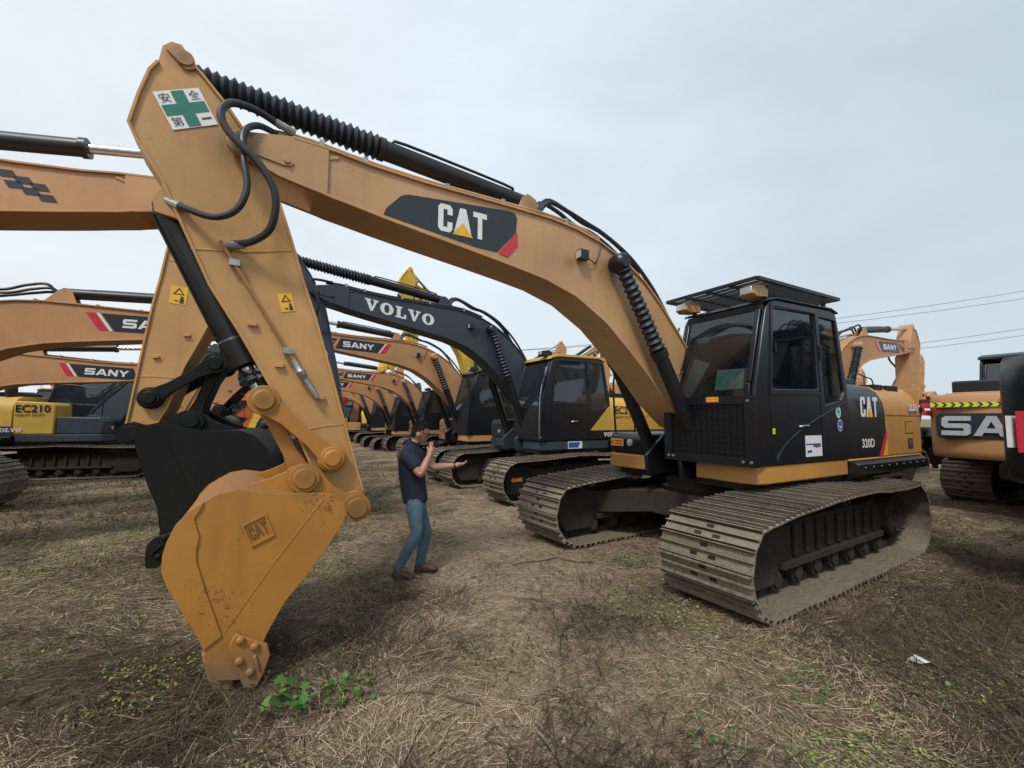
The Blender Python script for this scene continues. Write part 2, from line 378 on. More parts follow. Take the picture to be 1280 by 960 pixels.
def make_track(parent, yc, w, hero, ta):
    P = track_path(hero); P.append(P[0])
    c, s = math.cos(ta), math.sin(ta)
    rot = lambda p: (p[0] * c - p[1] * s, p[0] * s + p[1] * c, p[2])
    L = [0]
    for a, b in zip(P, P[1:]): L.append(L[-1] + dist2(a, b))
    def at(d):
        d %= L[-1]
        for i in range(len(P) - 1):
            if L[i + 1] >= d:
                t = (d - L[i]) / (L[i + 1] - L[i] + 1e-9); return (P[i][0] + (P[i + 1][0] - P[i][0]) * t, P[i][1] + (P[i + 1][1] - P[i][1]) * t)
    n = round(L[-1] / .19); pit = L[-1] / n; mb = MB(); hw = w / 2
    rnd = random.Random(int(yc * 100) + 5)
    for i in range(n):
        a = at(i * pit); b = at((i + 1) * pit); d = Vector((b[0] - a[0], b[1] - a[1])); d.normalize(); nr = Vector((d.y, -d.x))   # outward
        o = Vector(a) + nr * rnd.uniform(-.004, .004); l = pit * 1.03
        # closed profile: plate with three grousers
        gk = 1.35 if hero else 1
        pr = [(0, -.012), (l, -.012), (l, .002), (l * .975, .032 * gk), (l * .93, .032 * gk), (l * .88, .003), (l * .58, .001), (l * .54, .026 * gk), (l * .49, .026 * gk), (l * .45, .001), (l * .12, .003), (l * .075, .03 * gk), (l * .03, .03 * gk), (0, .002)]
        pts = [tuple(o + d * u + nr * v) for u, v in pr]
        j = rnd.uniform(-.006, .006)
        k0 = len(mb.m); mb.prism(pts, yc - hw + j, yc + hw + j, 'y', 0)
        for e_ in (0, 2, 4, 6, 8, 10, 12): mb.m[k0 + 2 + e_] = 3  # rib slopes and inner face get the darkened copy for contrast in the gaps
        if hero or True:
            for (u, dy) in ((.28, -.09), (.28, .09), (.74, 0)):   # clean-out slots and bolt heads
                cc = o + d * l * u + nr * .0065
                e = d * .016
                vs = [(cc[0] - e[0], yc + dy - .035, cc[1] - e[1]), (cc[0] + e[0], yc + dy - .035, cc[1] + e[1]), (cc[0] + e[0], yc + dy + .035, cc[1] + e[1]), (cc[0] - e[0], yc + dy + .035, cc[1] - e[1])]
                mb.add(vs, [[0, 1, 2, 3]], 1)
        # chain link inside
        a2 = o - nr * .03; 
        for dy in (-.09, .09):
            q = [tuple(o - nr * .012 + d * .01), tuple(o - nr * .012 + d * (l - .01)), tuple(o - nr * .10 + d * (l - .02)), tuple(o - nr * .10 + d * .02)]
            mb.prism(q, yc + dy - .02, yc + dy + .02, 'y', 2)
    mb.xf(rot)
    tr = mb.build('crawler_track', [SHOE, BLACK, UNDER, SHOED], parent, ang=25)
    sg = 1 if yc > 0 else -1
    f = MB()
    f.prism([(1.25, .30), (1.28, .66), (.9, .66), (.5, .70), (-1.15, .70), (-1.35, .62), (-1.35, .36), (-1.2, .3)], yc - .17, yc + .17)
    f.prism([(1.15, .27), (-1.25, .27), (-1.25, .34), (1.15, .34)], yc - .22, yc + .23)
    f.prism([(1.72, .16), (1.84, .3), (1.84, .62), (1.76, .72), (1.3, .72), (1.2, .6), (1.2, .24), (1.3, .16)], yc - .2, yc - .15)
    f.prism([(1.72, .16), (1.84, .3), (1.84, .62), (1.76, .72), (1.3, .72), (1.2, .6), (1.2, .24), (1.3, .16)], yc + .15, yc + .2)
    for k in range(9): f.box(-1.1 + k * .24, -1.04 + k * .24, yc + sg * .17, yc + sg * .21, .36, .66)
    for k in range(2): f.box(-.62 + k * 1.1, -.42 + k * 1.1, yc - .15, yc + .15, .7, .77)
    f.xf(rot); f.build('track_frame', UNDER, tr, .01)
    w_ = MB(); w_.rev((1.64, yc - .13, .44), (1.64, yc + .13, .44), [(0, .15), (0, .33), (.05, .35), (.06, .31), (.2, .31), (.21, .35), (.26, .33), (.26, .15)], 28); w_.xf(rot); w_.build('idler_wheel', UNDER, tr)
    sp = MB(); pts = []
    for k in range(44): pts.append(((.355 if k % 4 < 2 else .30) * math.cos(2 * math.pi * k / 44) - 1.72, (.355 if k % 4 < 2 else .30) * math.sin(2 * math.pi * k / 44) + .46))
    sp.prism(pts, yc - .04, yc + .04); sp.rev((-1.72, yc - .2, .46), (-1.72, yc + sg * .24, .46), [(0, .24), (.1, .26), (.4, .25), (.44, .2)], 26)
    for k in range(12):
        a = k * math.pi / 6; sp.cyl((-1.72 + .19 * math.cos(a), yc + sg * .22, .46 + .19 * math.sin(a)), (-1.72 + .19 * math.cos(a), yc + sg * .265, .46 + .19 * math.sin(a)), .018, 6)
    sp.xf(rot); sp.build('drive_sprocket', UNDER, tr)
    for k in range(7):
        rr = MB(); x = -1.2 + k * .4; rr.rev((x, yc - .2, .19), (x, yc + .2, .19), [(0, .07), (.03, .07), (.03, .1), (.08, .1), (.08, .085), (.32, .085), (.32, .1), (.37, .1), (.37, .07), (.4, .07)], 14); rr.xf(rot); rr.build('track_roller', UNDER, tr)
    for k in range(2):
        rr = MB(); x = -.52 + k * 1.1; rr.cyl((x, yc - .12, .8), (x, yc + .12, .8), .065, 14); rr.xf(rot); rr.build('carrier_roller', UNDER, tr)
    return tr

def shoulder(y0, zt, zb):
    return [(y0, zb), (y0, zt - .42), (y0 - .02, zt - .27), (y0 - .09, zt - .13), (y0 - .2, zt - .045), (y0 - .38, zt), (-(y0 - .38), zt), (-(y0 - .2), zt - .045), (-(y0 - .09), zt - .13), (-(y0 - .02), zt - .27), (-y0, zt - .42), (-y0, zb)]

def sec(pts, x0, x1, mb, mat=0): mb.prism(pts, x0, x1, 'x', mat)

def side(O, sgn):  # reading direction for a decal seen from the left (+1) or right (-1) side
    return (-1, 0, 0) if sgn > 0 else (1, 0, 0)

def excavator(name, loc, rz, label, brand='sany', group=None, boom=0, foot=None, stick=0, bucket=0, hero=False, ta=0, colors=None, scale=1, beacon=False, ks=1, kp=1, ka=1, dshift=0, lw=1):
    K = dict(boom=SANYO, stick=SANYO, bucket=SANYO, skirt=SANYO, hood=SANYO, hoodside=SANYO, cw=SANYO, cab=CABBLK, roof=CABBLK, lower=BLACK)
    if brand == 'cat': K.update(boom=BOOMY, stick=STICKY, bucket=BUCKY, skirt=SKIRTY, hood=SKIRTY, hoodside=BLACK, cw=SKIRTY)
    if brand == 'volvo': K.update(boom=SLATE, stick=SLATE, bucket=SLATE, skirt=SLATE, hood=VOLY, hoodside=VOLY, cw=VOLY, roof=VOLY, lower=SLATE)
    if colors: K.update(colors)
    root = empty(name, loc, rz); root.scale = (scale,) * 3
    tag(root, label, 'excavator', group)
    # ---- undercarriage
    g, w = (1.259, .90) if hero else (1.19, .78)
    if hero: g, w = 1.26, .90
    for s in (1, -1): make_track(root, g * s, w, hero, ta)
    c, s_ = math.cos(ta), math.sin(ta); rot = lambda p: (p[0] * c - p[1] * s_, p[0] * s_ + p[1] * c, p[2])
    cb = MB(); cb.prism([(.72, .55), (.72, -.55), (.4, -.75), (-.5, -.75), (-.8, -.55), (-.8, .55), (-.5, .75), (.4, .75)], .42, .74, 'z')
    for sx in (1, -1):
        for sy in (1, -1):
            cb.add([(sx * .7, sy * .35, .74), (sx * .25, sy * .7, .74), (sx * .65, sy * (g - .12), .66), (sx * 1.15, sy * (g - .12), .66), (sx * .7, sy * .35, .44), (sx * .25, sy * .7, .44), (sx * .65, sy * (g - .12), .34), (sx * 1.15, sy * (g - .12), .34)],
                   [[0, 1, 2, 3], [7, 6, 5, 4], [0, 4, 5, 1], [1, 5, 6, 2], [2, 6, 7, 3], [3, 7, 4, 0]])
    cb.xf(rot); cb.build('car_body', UNDER, root, .015)
    sr = MB(); sr.rev((0, 0, .74), (0, 0, .92), [(0, .66), (.06, .68), (.08, .62), (.18, .62)], 40); sr.build('slew_ring', UNDER, root)
    # ---- deck
    H = 1.18
    dk = MB(); dk.prism([(.78, .34), (.78, .95), (-1.0, 1.1), (-3.2, 1.05), (-3.3, -1.05), (-1, -1.1), (.78, -.95), (.78, -.34), (.3, -.3), (.3, .3)], .92, 1.0, 'z')
    for y in (-.27, .27): dk.prism([(.95, .96), (.98, 1.22), (.8, 1.36), (.35, 1.7), (.05, 1.74), (-.1, 1.6), (-.9, 1.1), (-.9, 1.0)], y - .025, y + .025)
    dk.box(-.9, .3, -.24, .24, 1.0, 1.08)
    dk.build('turntable_deck', K['lower'] if brand != 'cat' else BLACK, root, .01)
    sk = MB()
    for sg in (1, -1):
        sk.prism([(.84, sg * .40), (.86, sg * 1.0), (.80, sg * 1.14), (.7, sg * H), (-1.1, sg * H), (-1.1, sg * .9), (.3, sg * .45)], 1.0, 1.195, 'z')
        sk.prism([(-1.1, sg * .9), (-1.1, sg * 1.20), (-3.35, sg * 1.20), (-3.45, sg * 1.0), (-3.4, sg * .8)], 1.165, 1.198, 'z')
    sk.build('deck_skirt', K['skirt'], root, .03)
    for sg in (1, -1):
        st = MB(); st.prism([(sg * 1.10, 1.0), (sg * 1.27, 1.0), (sg * 1.29, 1.03), (sg * 1.29, 1.13), (sg * 1.24, 1.163), (sg * 1.10, 1.163)], -3.3, -1.12, 'x')
        st.box(-2.4, -1.15, sg * 1.08, sg * 1.16, .93, 1.0)
        for k in range(9): st.rev((-1.3 - k * .23, sg * 1.285, 1.09), (-1.3 - k * .23, sg * 1.30, 1.09), [(0, .012), (.012, .01)], 8, 1)
        st.build('side_step', [BLACK, ZINC], root, .008)
    # ---- engine house
    sh = shoulder(1.2, 2.22, 1.2)
    hb = MB(); sec(sh, -2.2, -1.16, hb)
    if brand == 'cat':
        hd = hb.build('engine_side_cover', K['hoodside'], root, .012)
    else:
        hd = hb.build('engine_side_cover', K['hoodside'], root, .012)
    eh = MB(); sec(sh, -3.40, -2.204, eh)
    ehd = eh.build('engine_hood', K['hood'], root, .012)
    sh2 = [(a * 1.004, b + (.003 if b > 1.3 else 0)) for a, b in sh]
    # vents, seams on the hood
    for sg in (1, -1):
        vt = MB()
        for k in range(4): vt.box(-2.33 - k * .07, -2.30 - k * .07, sg * .86, sg * 1.06, 2.12, 2.215)
        for k in range(6): vt.box(-2.72 - k * .07, -2.69 - k * .07, sg * .86, sg * 1.06, 2.12, 2.215)
        vt.box(-3.12, -2.83, sg * 1.19, sg * 1.203, 1.50, 1.68)
        for k in range(8): vt.box(-3.10 + k * .034, -3.085 + k * .034, sg * 1.2, sg * 1.209, 1.51, 1.67, 1)
        vt.build('vent', [BLACK, K['hood']], ehd)
    for sg in (1, -1):
        sm = MB(); sm.box(-3.39, -2.21, sg * 1.197, sg * 1.208, 1.765, 1.785); sm.box(-2.62, -2.60, sg * 1.19, sg * 1.202, 1.2, 1.76)
        sm.build('panel_seam', K['hood'], ehd)
    tp = MB(); tp.box(-2.9, -1.5, -.55, .55, 2.215, 2.36); tp.cyl((-1.9, -.75, 2.2), (-1.9, -.75, 2.75), .055, 14); tp.cyl((-1.9, -.75, 2.6), (-1.98, -.75, 2.85), .05, 14); tp.rev((-1.45, -.8, 2.2), (-1.45, -.8, 2.62), [(0, .1), (.1, .1), (.12, .13), (.4, .12), (.42, .08)], 16)
    tp.build('exhaust_and_intake', BLACK, root, .02)
    # counterweight
    cw = MB(); plan = [(-3.41, 1.19), (-3.55, 1.12), (-3.68, .95), (-3.78, .6), (-3.82, .2), (-3.82, -.2), (-3.78, -.6), (-3.68, -.95), (-3.55, -1.12), (-3.41, -1.19), (-3.405, -.6), (-3.405, .6)]
    zs = [(1.0, .93), (1.05, .985), (1.15, 1.0), (1.9, 1.0), (2.05, .985), (2.14, .95), (2.18, .90)]
    if brand == 'volvo' or brand == 'cat': pass
    n = len(plan); vs = []
    for z, k in zs:
        for x, y in plan: vs.append(((x + 3.0) * k - 3.0 if x < -3.41 else x, y * (k if x < -3.41 else 1 - (1 - k) * .3), z))
    fs = [[i * n + k, i * n + (k + 1) % n, (i + 1) * n + (k + 1) % n, (i + 1) * n + k] for i in range(len(zs) - 1) for k in range(n)] + [list(range(n))[::-1], [(len(zs) - 1) * n + k for k in range(n)]]
    cw.add(vs, fs)
    cwo = cw.build('counterweight', K['cw'], root, .01, 50)
    # ---- right front box
    if brand == 'volvo':
        fb = MB(); fb.prism([(-.28, 1.2), (-.28, 1.98), (-.36, 2.06), (-1.15, 2.1), (-1.15, 1.2)], -1.185, -.42); fb.build('fuel_tank', VOLY, root, .03)
    rb = MB(); rb.prism([(.78, 1.2), (.8, 1.42), (.72, 1.49), (-.25, 1.5), (-.25, 1.2)] if brand == 'cat' else [(.78, 1.2), (.8, 1.55), (.72, 1.66), (-.25, 1.68), (-.25, 1.2)], -1.16, -.42)
    if brand != 'volvo': rb.prism([(-.27, 1.2), (-.27, 1.98), (-.35, 2.05), (-1.15, 2.08), (-1.15, 1.2)] if brand != 'cat' else [(-.45, 1.2), (-.45, 1.62), (-.52, 1.68), (-1.15, 1.72), (-1.15, 1.2)], -1.18, -.42)
    rbo = rb.build('side_toolbox', K['lower'] if brand != 'sany' else K['hood'], root, .03)
    hr = MB(); hr.tube([(.7, -1.12, 1.45), (.72, -1.12, 2.35), (.4, -1.12, 2.5), (-.3, -1.12, 2.5), (-.56, -1.12, 1.65)], .015, 8); hr.tube([(.3, -1.12, 1.47), (.3, -1.12, 2.5)], .012, 6); hr.build('handrail', BLACK, root)
    rl = MB(); rl.rev((.79, -.72, 1.36), (.84, -.72, 1.36), [(0, .05), (.03, .05), (.035, .04)], 16); rl.build('work_lamp', [LENS], rbo)
    if hero:
        ys = MB(); ys.flat([[(0, 0), (.26, 0), (.26, .11), (0, .11)]], (.808, -1.11, 1.30), (0, 1, 0), (0, 0, 1), 0)
        for k in range(2): ys.box(.809, .811, -1.02, -.88, 1.325 + k * .04, 1.345 + k * .04, 1)
        ys.flat([[(0, 0), (.06, .03), (.0, .07)]], (.8105, -1.1, 1.32), (0, 1, 0), (0, 0, 1), 1)
        ys.build('warning_sticker', [DYEL, RED], rbo)
    # ---- cab
    prof = [(.90, 1.21), (.90, 1.9), (.86, 2.1), (.62, 2.93), (.55, 3.03), (.42, 3.06), (-.8, 3.09), (-.93, 3.05), (-.98, 2.9), (-1.14, 2.1), (-1.14, 1.21)]
    win1 = [(.47, 2.96), (-.39, 2.985), (-.43, 2.07), (.55, 2.04)]
    win2 = [(-.50, 2.97), (-.90, 2.96), (-1.06, 2.06), (-.99, 1.95), (-.57, 1.885)]
    cabm = MB()
    y0, y1 = .12, 1.2
    def sidepanel(y, t, holes):
        vs_, fs_ = fill([prof] + holes)
        for yy in (y, y + t): cabm.add([(a, yy, b) for a, b in vs_], fs_)
        for lp in [prof] + holes:
            m_ = len(lp); cabm.add([(a, y, b) for a, b in lp] + [(a, y + t, b) for a, b in lp], [[i, (i + 1) % m_, m_ + (i + 1) % m_, m_ + i] for i in range(m_)])
    wa = [(.50, 2.95), (-.9, 2.95), (-1.04, 2.1), (.6, 2.0)]
    sidepanel(y1 - .05, .05, [win1, win2]); sidepanel(y0, .04, [wa])
    # front: pillars, header, lower panel ; rear panel ; floor
    cabm.box(.84, .895, y0 + .04, y1 - .05, 1.21, 1.93); cabm.box(-1.135, -1.09, y0 + .04, y1 - .05, 1.21, 2.1)
    cabm.box(-1.09, .84, y0 + .04, y1 - .05, 1.21, 1.26)
    for yy in (y0 + .065, y1 - .085):
        cabm.bar((.865, yy, 1.93), (.862, yy, 2.1), .06, .06, 0, (1, 0, 0)); cabm.bar((.838, yy, 2.1), (.60, yy, 2.94), .06, .07, 0, (1, 0, 0))
        cabm.bar((-1.115, yy, 2.1), (-.96, yy, 2.92), .06, .05, 0, (1, 0, 0))
    cabm.box(.50, .60, y0 + .04, y1 - .05, 2.93, 3.02)
    cab = cabm.build('cab', K['cab'], root, .012)
    rf = MB()
    rp = [(.66, 2.985), (.60, 3.045), (.42, 3.085), (-.8, 3.115), (-.95, 3.075), (-1.0, 2.98), (-.93, 2.99), (-.5, 3.055), (.4, 3.03)]
    rf.prism([(.62, 3.02), (.58, 3.06), (.42, 3.09), (-.8, 3.12), (-.96, 3.08), (-.97, 3.06), (-.8, 3.095), (.42, 3.065), (.55, 3.035)] if brand == 'cat' else [(.66, 3.0), (.62, 3.07), (.42, 3.13), (-.8, 3.15), (-.98, 3.09), (-.99, 3.03), (-.8, 3.095), (.42, 3.065), (.55, 3.035)], y0 - .02, y1 + .02)
    rf.build('cab_roof', K['roof'], cab, .01)
    g1 = MB(); g1.prism(win1, y1 - .032, y1 - .024); g1.prism([(a, b) for a, b in win2], y1 - .032, y1 - .024); g1.build('side_window', GLASS if hero else DGLASS, cab)
    g1b = MB(); g1b.prism(wa, y0 + .016, y0 + .024); g1b.build('side_window', DGLASS, cab)
    g2 = MB(); e = .012
    g2.add([(.87, y0 + .09, 1.93), (.87, y1 - .11, 1.93), (.85, y1 - .11, 2.1), (.85, y0 + .09, 2.1), (.615, y0 + .09, 2.93), (.615, y1 - .11, 2.93)], [[0, 1, 2, 3], [3, 2, 5, 4]]); g2.build('windshield', GLASS if hero else DGLASS, cab)
    g3 = MB(); g3.add([(-1.12, y0 + .09, 2.1), (-1.12, y1 - .1, 2.1), (-.96, y1 - .1, 2.93), (-.96, y0 + .09, 2.93)], [[0, 1, 2, 3]]); g3.build('rear_window', DGLASS, cab)
    # door frame lines
    dr = MB()
    def ring(pts, wd, yy, t, mat=0):
        m_ = len(pts)
        for i in range(m_):
            p, q = pts[i], pts[(i + 1) % m_]; dr.bar((p[0], yy, p[1]), (q[0], yy, q[1]), wd, t, mat, (0, 1, 0))
    ring([(.52, 3.0), (-.42, 3.02), (-.47, 2.02), (.60, 1.99)], .035, 1.203, .014)
    dr.box(-.475, -.455, 1.196, 1.206, 1.3, 2.02); dr.box(.60, .62, 1.196, 1.206, 1.3, 2.0)
    arc = [(.52, 1.24), (.5, 1.3), (.40, 1.39), (.212, 1.50), (-.1, 1.63), (-.519, 1.765), (-.9, 1.88), (-1.13, 1.955)]
    if brand == 'cat': dr.tube([(a, 1.203, b) for a, b in arc], .012, 6, 0, 4)
    dr.bar((-.45, 1.215, 2.42), (-.45, 1.215, 2.6), .02, .04, 0, (0, 1, 0)); dr.bar((.50, 1.21, 2.45), (.50, 1.21, 2.56), .02, .03, 0, (0, 1, 0))
    dr.tube([(.05, 1.2, 1.62), (.0, 1.235, 1.63), (-.1, 1.235, 1.63), (-.13, 1.2, 1.62)], .012, 6, 1)
    dr.box(-.30, .25, 1.195, 1.2035, 1.72, 1.9)
    dr.build('cab_door', [K['cab'], ZINC], cab)
    seat = MB(); seat.prism([(.1, 1.55), (.1, 1.68), (-.35, 1.66), (-.5, 2.3), (-.62, 2.32), (-.55, 1.5)], .42, .9); seat.prism([(-.5, 2.32), (-.48, 2.52), (-.58, 2.54), (-.62, 2.34)], .52, .8); seat.box(-.45, 0, .5, .82, 1.26, 1.5)
    seat.build('operator_seat', SEATM, cab, .03)
    co = MB()
    for yy in (.3, 1.0): co.box(-.35, .15, yy - .08, yy + .08, 1.3, 1.85); co.tube([(.1, yy, 1.85), (.14, yy, 2.02)], .015, 6); co.rev((.14, yy, 2.0), (.15, yy, 2.12), [(0, .02), (.05, .03), (.12, .02)], 8)
    for yy in (.55, .75): co.tube([(.45, yy, 1.26), (.5, yy, 1.8), (.42, yy, 2.0)], .014, 6)
    co.build('control_console', BLACK, cab, .01)
    if hero:
        def sticker(name, loops_mats, O, w, h, mats, par=cab):
            d_ = MB()
            for i, (lp, mi) in enumerate(loops_mats): d_.flat([[(a_ * w, b_ * h) for a_, b_ in l_] for l_ in lp], (O[0], O[1] + .0015 * i, O[2]), (-1, 0, 0), (0, 0, 1), mi)
            d_.build(name, mats, par, recalc=False)
        sq = [[(0, 0), (1, 0), (1, 1), (0, 1)]]
        sticker('white_sticker', [(sq, 0), ([[(.05, .62), (.9, .62), (.95, .45), (.5, .45), (.42, .55), (.05, .55)]], 1), ([[(.55, .52), (.8, .52), (.75, .42), (.6, .42)]], 2), ([[(.1, .2), (.35, .2), (.35, .3), (.1, .3)]], 3)], (-.06, 1.204, 1.27), .37, .245, [WHITE, BLUE, RED, SLATE])
        sticker('round_sticker', [([ell(.5, .5, .5, .5)], 0), ([ell(.5, .5, .40, .40)], 1), ([ell(.5, .55, .18, .15)], 2)], (-.80, 1.205, 1.72), .125, .15, [WHITE, TEAL, GREEN])
        sticker('round_sticker', [([ell(.5, .5, .5, .5)], 0), ([ell(.5, .5, .42, .42)], 1), ([[(.2, .5), (.5, .25), (.8, .5), (.5, .42)]], 0)], (-.83, 1.205, 1.555), .125, .15, [WHITE, BLUE, GREEN])
        sticker('hood_sticker', [(sq, 0), ([[(.08, .5), (.25, .5), (.2, .95), (.12, .95)], [(.4, .5), (.57, .5), (.52, .95), (.44, .95)], [(.72, .5), (.89, .5), (.84, .95), (.76, .95)]], 2), ([[(.0, .0), (1, 0), (1, .3), (0, .3)]], 1)], (-2.98, 1.2055, 1.80), .30, .13, [WHITE, ZINC, RED], ehd)
        sticker('plate_sticker', [(sq, 0), ([[(.1, .6), (.9, .6), (.9, .85), (.1, .85)]], 1), ([[(.1, .4), (.9, .4), (.9, .5), (.1, .5)]], 2)], (-2.9, 1.2055, 1.28), .17, .15, [DECALBLK, ZINC, RED], ehd)
        sticker('small_sticker', [(sq, 0), ([[(.3, .3), (.6, .3), (.7, .7), (.4, .7)]], 1)], (.60, 1.208, 1.545), .05, .06, [LIME, GREEN])
        d_ = MB(); d_.flat(sq, (.9865, .68, 1.905), (0, 1, 0), (0, 0, 1), 0); d_.v = [(x_, .68 + (y_ - .68) * .16, 1.895 + (z_ - 1.905) * .06) for x_, y_, z_ in d_.v]
        for r_i in range(2):
            for k in range(4): d_.add([(.988, .69 + k * .036, 1.90 + r_i * .027), (.988, .715 + k * .036, 1.90 + r_i * .027), (.988, .715 + k * .036, 1.92 + r_i * .027), (.988, .69 + k * .036, 1.92 + r_i * .027)], [[0, 1, 2, 3]], 1)
        d_.build('orange_sticker', [ORNG, DYEL], cab, recalc=False)
        # sheets of paper lying against the inside of the windshield
        zx = lambda z_: .85 - (z_ - 2.1) * .283 - .02 if z_ > 2.1 else .83
        d_ = MB(); d_.add([(zx(2.04), .68, 2.04), (zx(2.04), 1.03, 2.045), (zx(2.27), 1.03, 2.27), (zx(2.28), .69, 2.28)], [[0, 1, 2, 3]], 0)
        for k in range(6): z_ = 2.08 + k * .03; d_.add([(zx(z_) + .003, .72, z_), (zx(z_) + .003, .98, z_), (zx(z_) + .003, .98, z_ + .006), (zx(z_) + .003, .72, z_ + .006)], [[0, 1, 2, 3]], 1)
        d_.build('paper_notice', [PAPER, TEAL], cab, recalc=False)
        d_ = MB(); d_.add([(zx(1.95), .2, 1.95), (zx(1.95), .34, 1.95), (zx(2.38) - .02, .56, 2.38), (zx(2.46), .34, 2.46)], [[0, 1, 2, 3]], 0); d_.build('foam_sheet', [plain('white_foam', (.6, .7, .7), .7)], cab, recalc=False)
    # lamps, guards
    for yy in ((1.08, .2) if brand == 'cat' else (1.0,)):
        la = MB(); la.prism([(.50, 3.09), (.50, 3.18), (.60, 3.215), (.76, 3.19), (.78, 3.10), (.72, 3.07)], yy - .085, yy + .085, 'y', 0); la.box(.775, .79, yy - .07, yy + .07, 3.10, 3.18, 1)
        la.build('cab_lamp', [STICKY if brand == 'cat' else BLACK, LENS], cab, .012)
    if brand == 'cat':
        rg = MB(); z = 3.25
        for a, b in (((.80, .0), (.80, 1.22)), ((.80, 1.22), (-.98, 1.22)), ((-.98, 1.22), (-.98, .0)), ((-.98, .0), (.80, .0))): rg.bar((*a, z), (*b, z), .045, .035)
        for k in range(15): rg.bar((.78 - k * .124, .0, z), (.78 - k * .124, 1.22, z), .008, .035)
        for k in range(3): rg.bar((.8, .3 + k * .3, z - .01), (-.98, .3 + k * .3, z - .01), .03, .03)
        for x, yy in ((.45, .15), (.45, 1.1), (-.85, .15), (-.85, 1.1)): rg.bar((x, yy, 3.08), (x, yy, z), .05, .03)
        rg.build('roof_guard', BLACK, cab)
        fg = MB(); x = .96
        fg.flat([[(0.06, 1.2), (1.24, 1.2), (1.24, 1.96), (0.06, 1.96)], [(.17, 1.29), (1.13, 1.29), (1.13, 1.87), (.17, 1.87)]], (x, 0, 0), (0, 1, 0), (0, 0, 1), 0, .02)
        for k in range(13): fg.bar((x + .008, .2 + k * .075, 1.29), (x + .008, .2 + k * .075, 1.87), .007, .007)
        for k in range(9): fg.bar((x + .014, .17, 1.34 + k * .063), (x + .014, 1.13, 1.34 + k * .063), .007, .007)
        fg.box(.90, .955, .10, 1.20, 1.22, 1.90)
        fg.box(.90, .97, 1.2, 1.235, 1.2, 1.94)
        for yy, zz in ((.12, 1.25), (.19, 1.25), (1.10, 1.25), (1.19, 1.25), (1.17, 1.90), (.12, 1.90)): fg.rev((x + .02, yy, zz), (x + .035, yy, zz), [(0, .018), (.012, .014)], 10, 1)
        fg.build('front_guard', [BLACK, ZINC], cab)
        wp = MB(); wp.tube([(.90, .22, 1.95), (.88, .2, 2.15), (.70, .28, 2.75)], .008, 6); wp.tube([(.80, .12, 1.5), (.95, .02, 1.9), (.86, .06, 2.4), (.7, .1, 2.9)], .012, 6); wp.build('wiper_arm', BLACK, cab)
        mr = MB(); mr.tube([(.8, .1, 2.5), (.92, .0, 2.55), (.95, -.02, 2.45)], .01, 6); mr.box(.93, .96, -.08, .06, 2.2, 2.46); mr.build('mirror', BLACK, cab, .01)
        bw = MB(); bw.prism([(-.95, 3.02), (-1.72, 2.28), (-1.14, 2.2)], .55, .95); bw.build('rear_guard', BLACK, cab, .01)
    else:
        mr = MB(); mr.tube([(.75, 1.18, 2.3), (.95, 1.3, 2.5), (.95, 1.3, 2.75)], .012, 6); mr.box(.93, .97, 1.22, 1.38, 2.55, 2.85); mr.build('mirror', BLACK, cab, .01)
        hr2 = MB(); hr2.tube([(.92, 1.22, 1.3), (.98, 1.25, 1.35), (.95, 1.25, 2.2), (.8, 1.25, 2.75), (.75, 1.2, 2.8)], .014, 6); hr2.build('grab_rail', ZINC if brand == 'volvo' else BLACK, cab)
    if beacon:
        be = MB(); be.cyl((-.6, .6, 3.15), (-.6, .6, 3.32), .02, 8, 0); be.rev((-.6, .6, 3.30), (-.6, .6, 3.52), [(0, .09), (.14, .09), (.2, .05), (.22, .0)], 16, 1); be.build('beacon', [BLACK, BEACON], cab)
    # ---- brand marks on the body
    for sg in (1, -1):
        U = side(0, sg); y = sg * 1.203
        bd = MB()
        if brand == 'cat':
            x0 = -1.46 if sg > 0 else -2.0
            pos = word(bd, 'cat', (x0, y + sg * .002, 1.74), U, (0, 0, 1), .50, .27, 0, .08)
            ux = U[0]; bd.flat([[(0, 0), (pos[1][1], 0), (pos[1][1] / 2, .12)]], (x0 + ux * pos[1][0], y + sg * .0035, 1.735), U, (0, 0, 1), 1)
            put_text(bd, '320D', (-1.46 if sg > 0 else -1.92, y, 1.33), U, (0, 0, 1), .36, .12, 0, .03)
            put_text(bd, 'L', (-1.85 if sg > 0 else -1.5, y, 1.33), U, (0, 0, 1), .05, .12, 3, .02)
            bd.add([(-1.93, y, 1.205), (-2.06, y, 1.205), (-2.21, y, 1.45), (-2.21, y, 1.58)], [[0, 1, 2, 3]], 2)
            bd.add([(-2.06, y, 1.205), (-2.21, y, 1.205), (-2.21, y, 1.45)], [[0, 1, 2]], 1)
            bd.build('model_decal', [WHITE, DYEL, RED, SLATE], hd, recalc=False)
        elif brand == 'volvo':
            xx = -1.30 if sg > 0 else -1.10
            put_text(bd, 'EC210', (xx, y, 1.80), U, (0, 0, 1), .72, .20, 0, .02)
            put_text(bd, 'HEAVY DUTY', (xx, y, 1.69), U, (0, 0, 1), .62, .07, 0, .01)
            x0 = -.75 if sg > 0 else -1.9
            bd.build('model_decal', [DECALBLK, WHITE, BLUE], hd, recalc=False)
            vd = MB(); word(vd, 'VOLVO', (-.92 if sg > 0 else -1.5, y + sg * .008, 1.27), U, (0, 0, 1), .55, .10, 0, .06); vd.build('maker_name', [WHITE], hd, recalc=False)
        else:
            bd.add([(-2.5, y, 1.32), (-3.05, y, 1.32), (-3.05, y, 1.44), (-2.5, y, 1.44)], [[0, 1, 2, 3]], 0)
            bd.build('model_decal', [DECALBLK, DECALBLK], ehd, recalc=False)
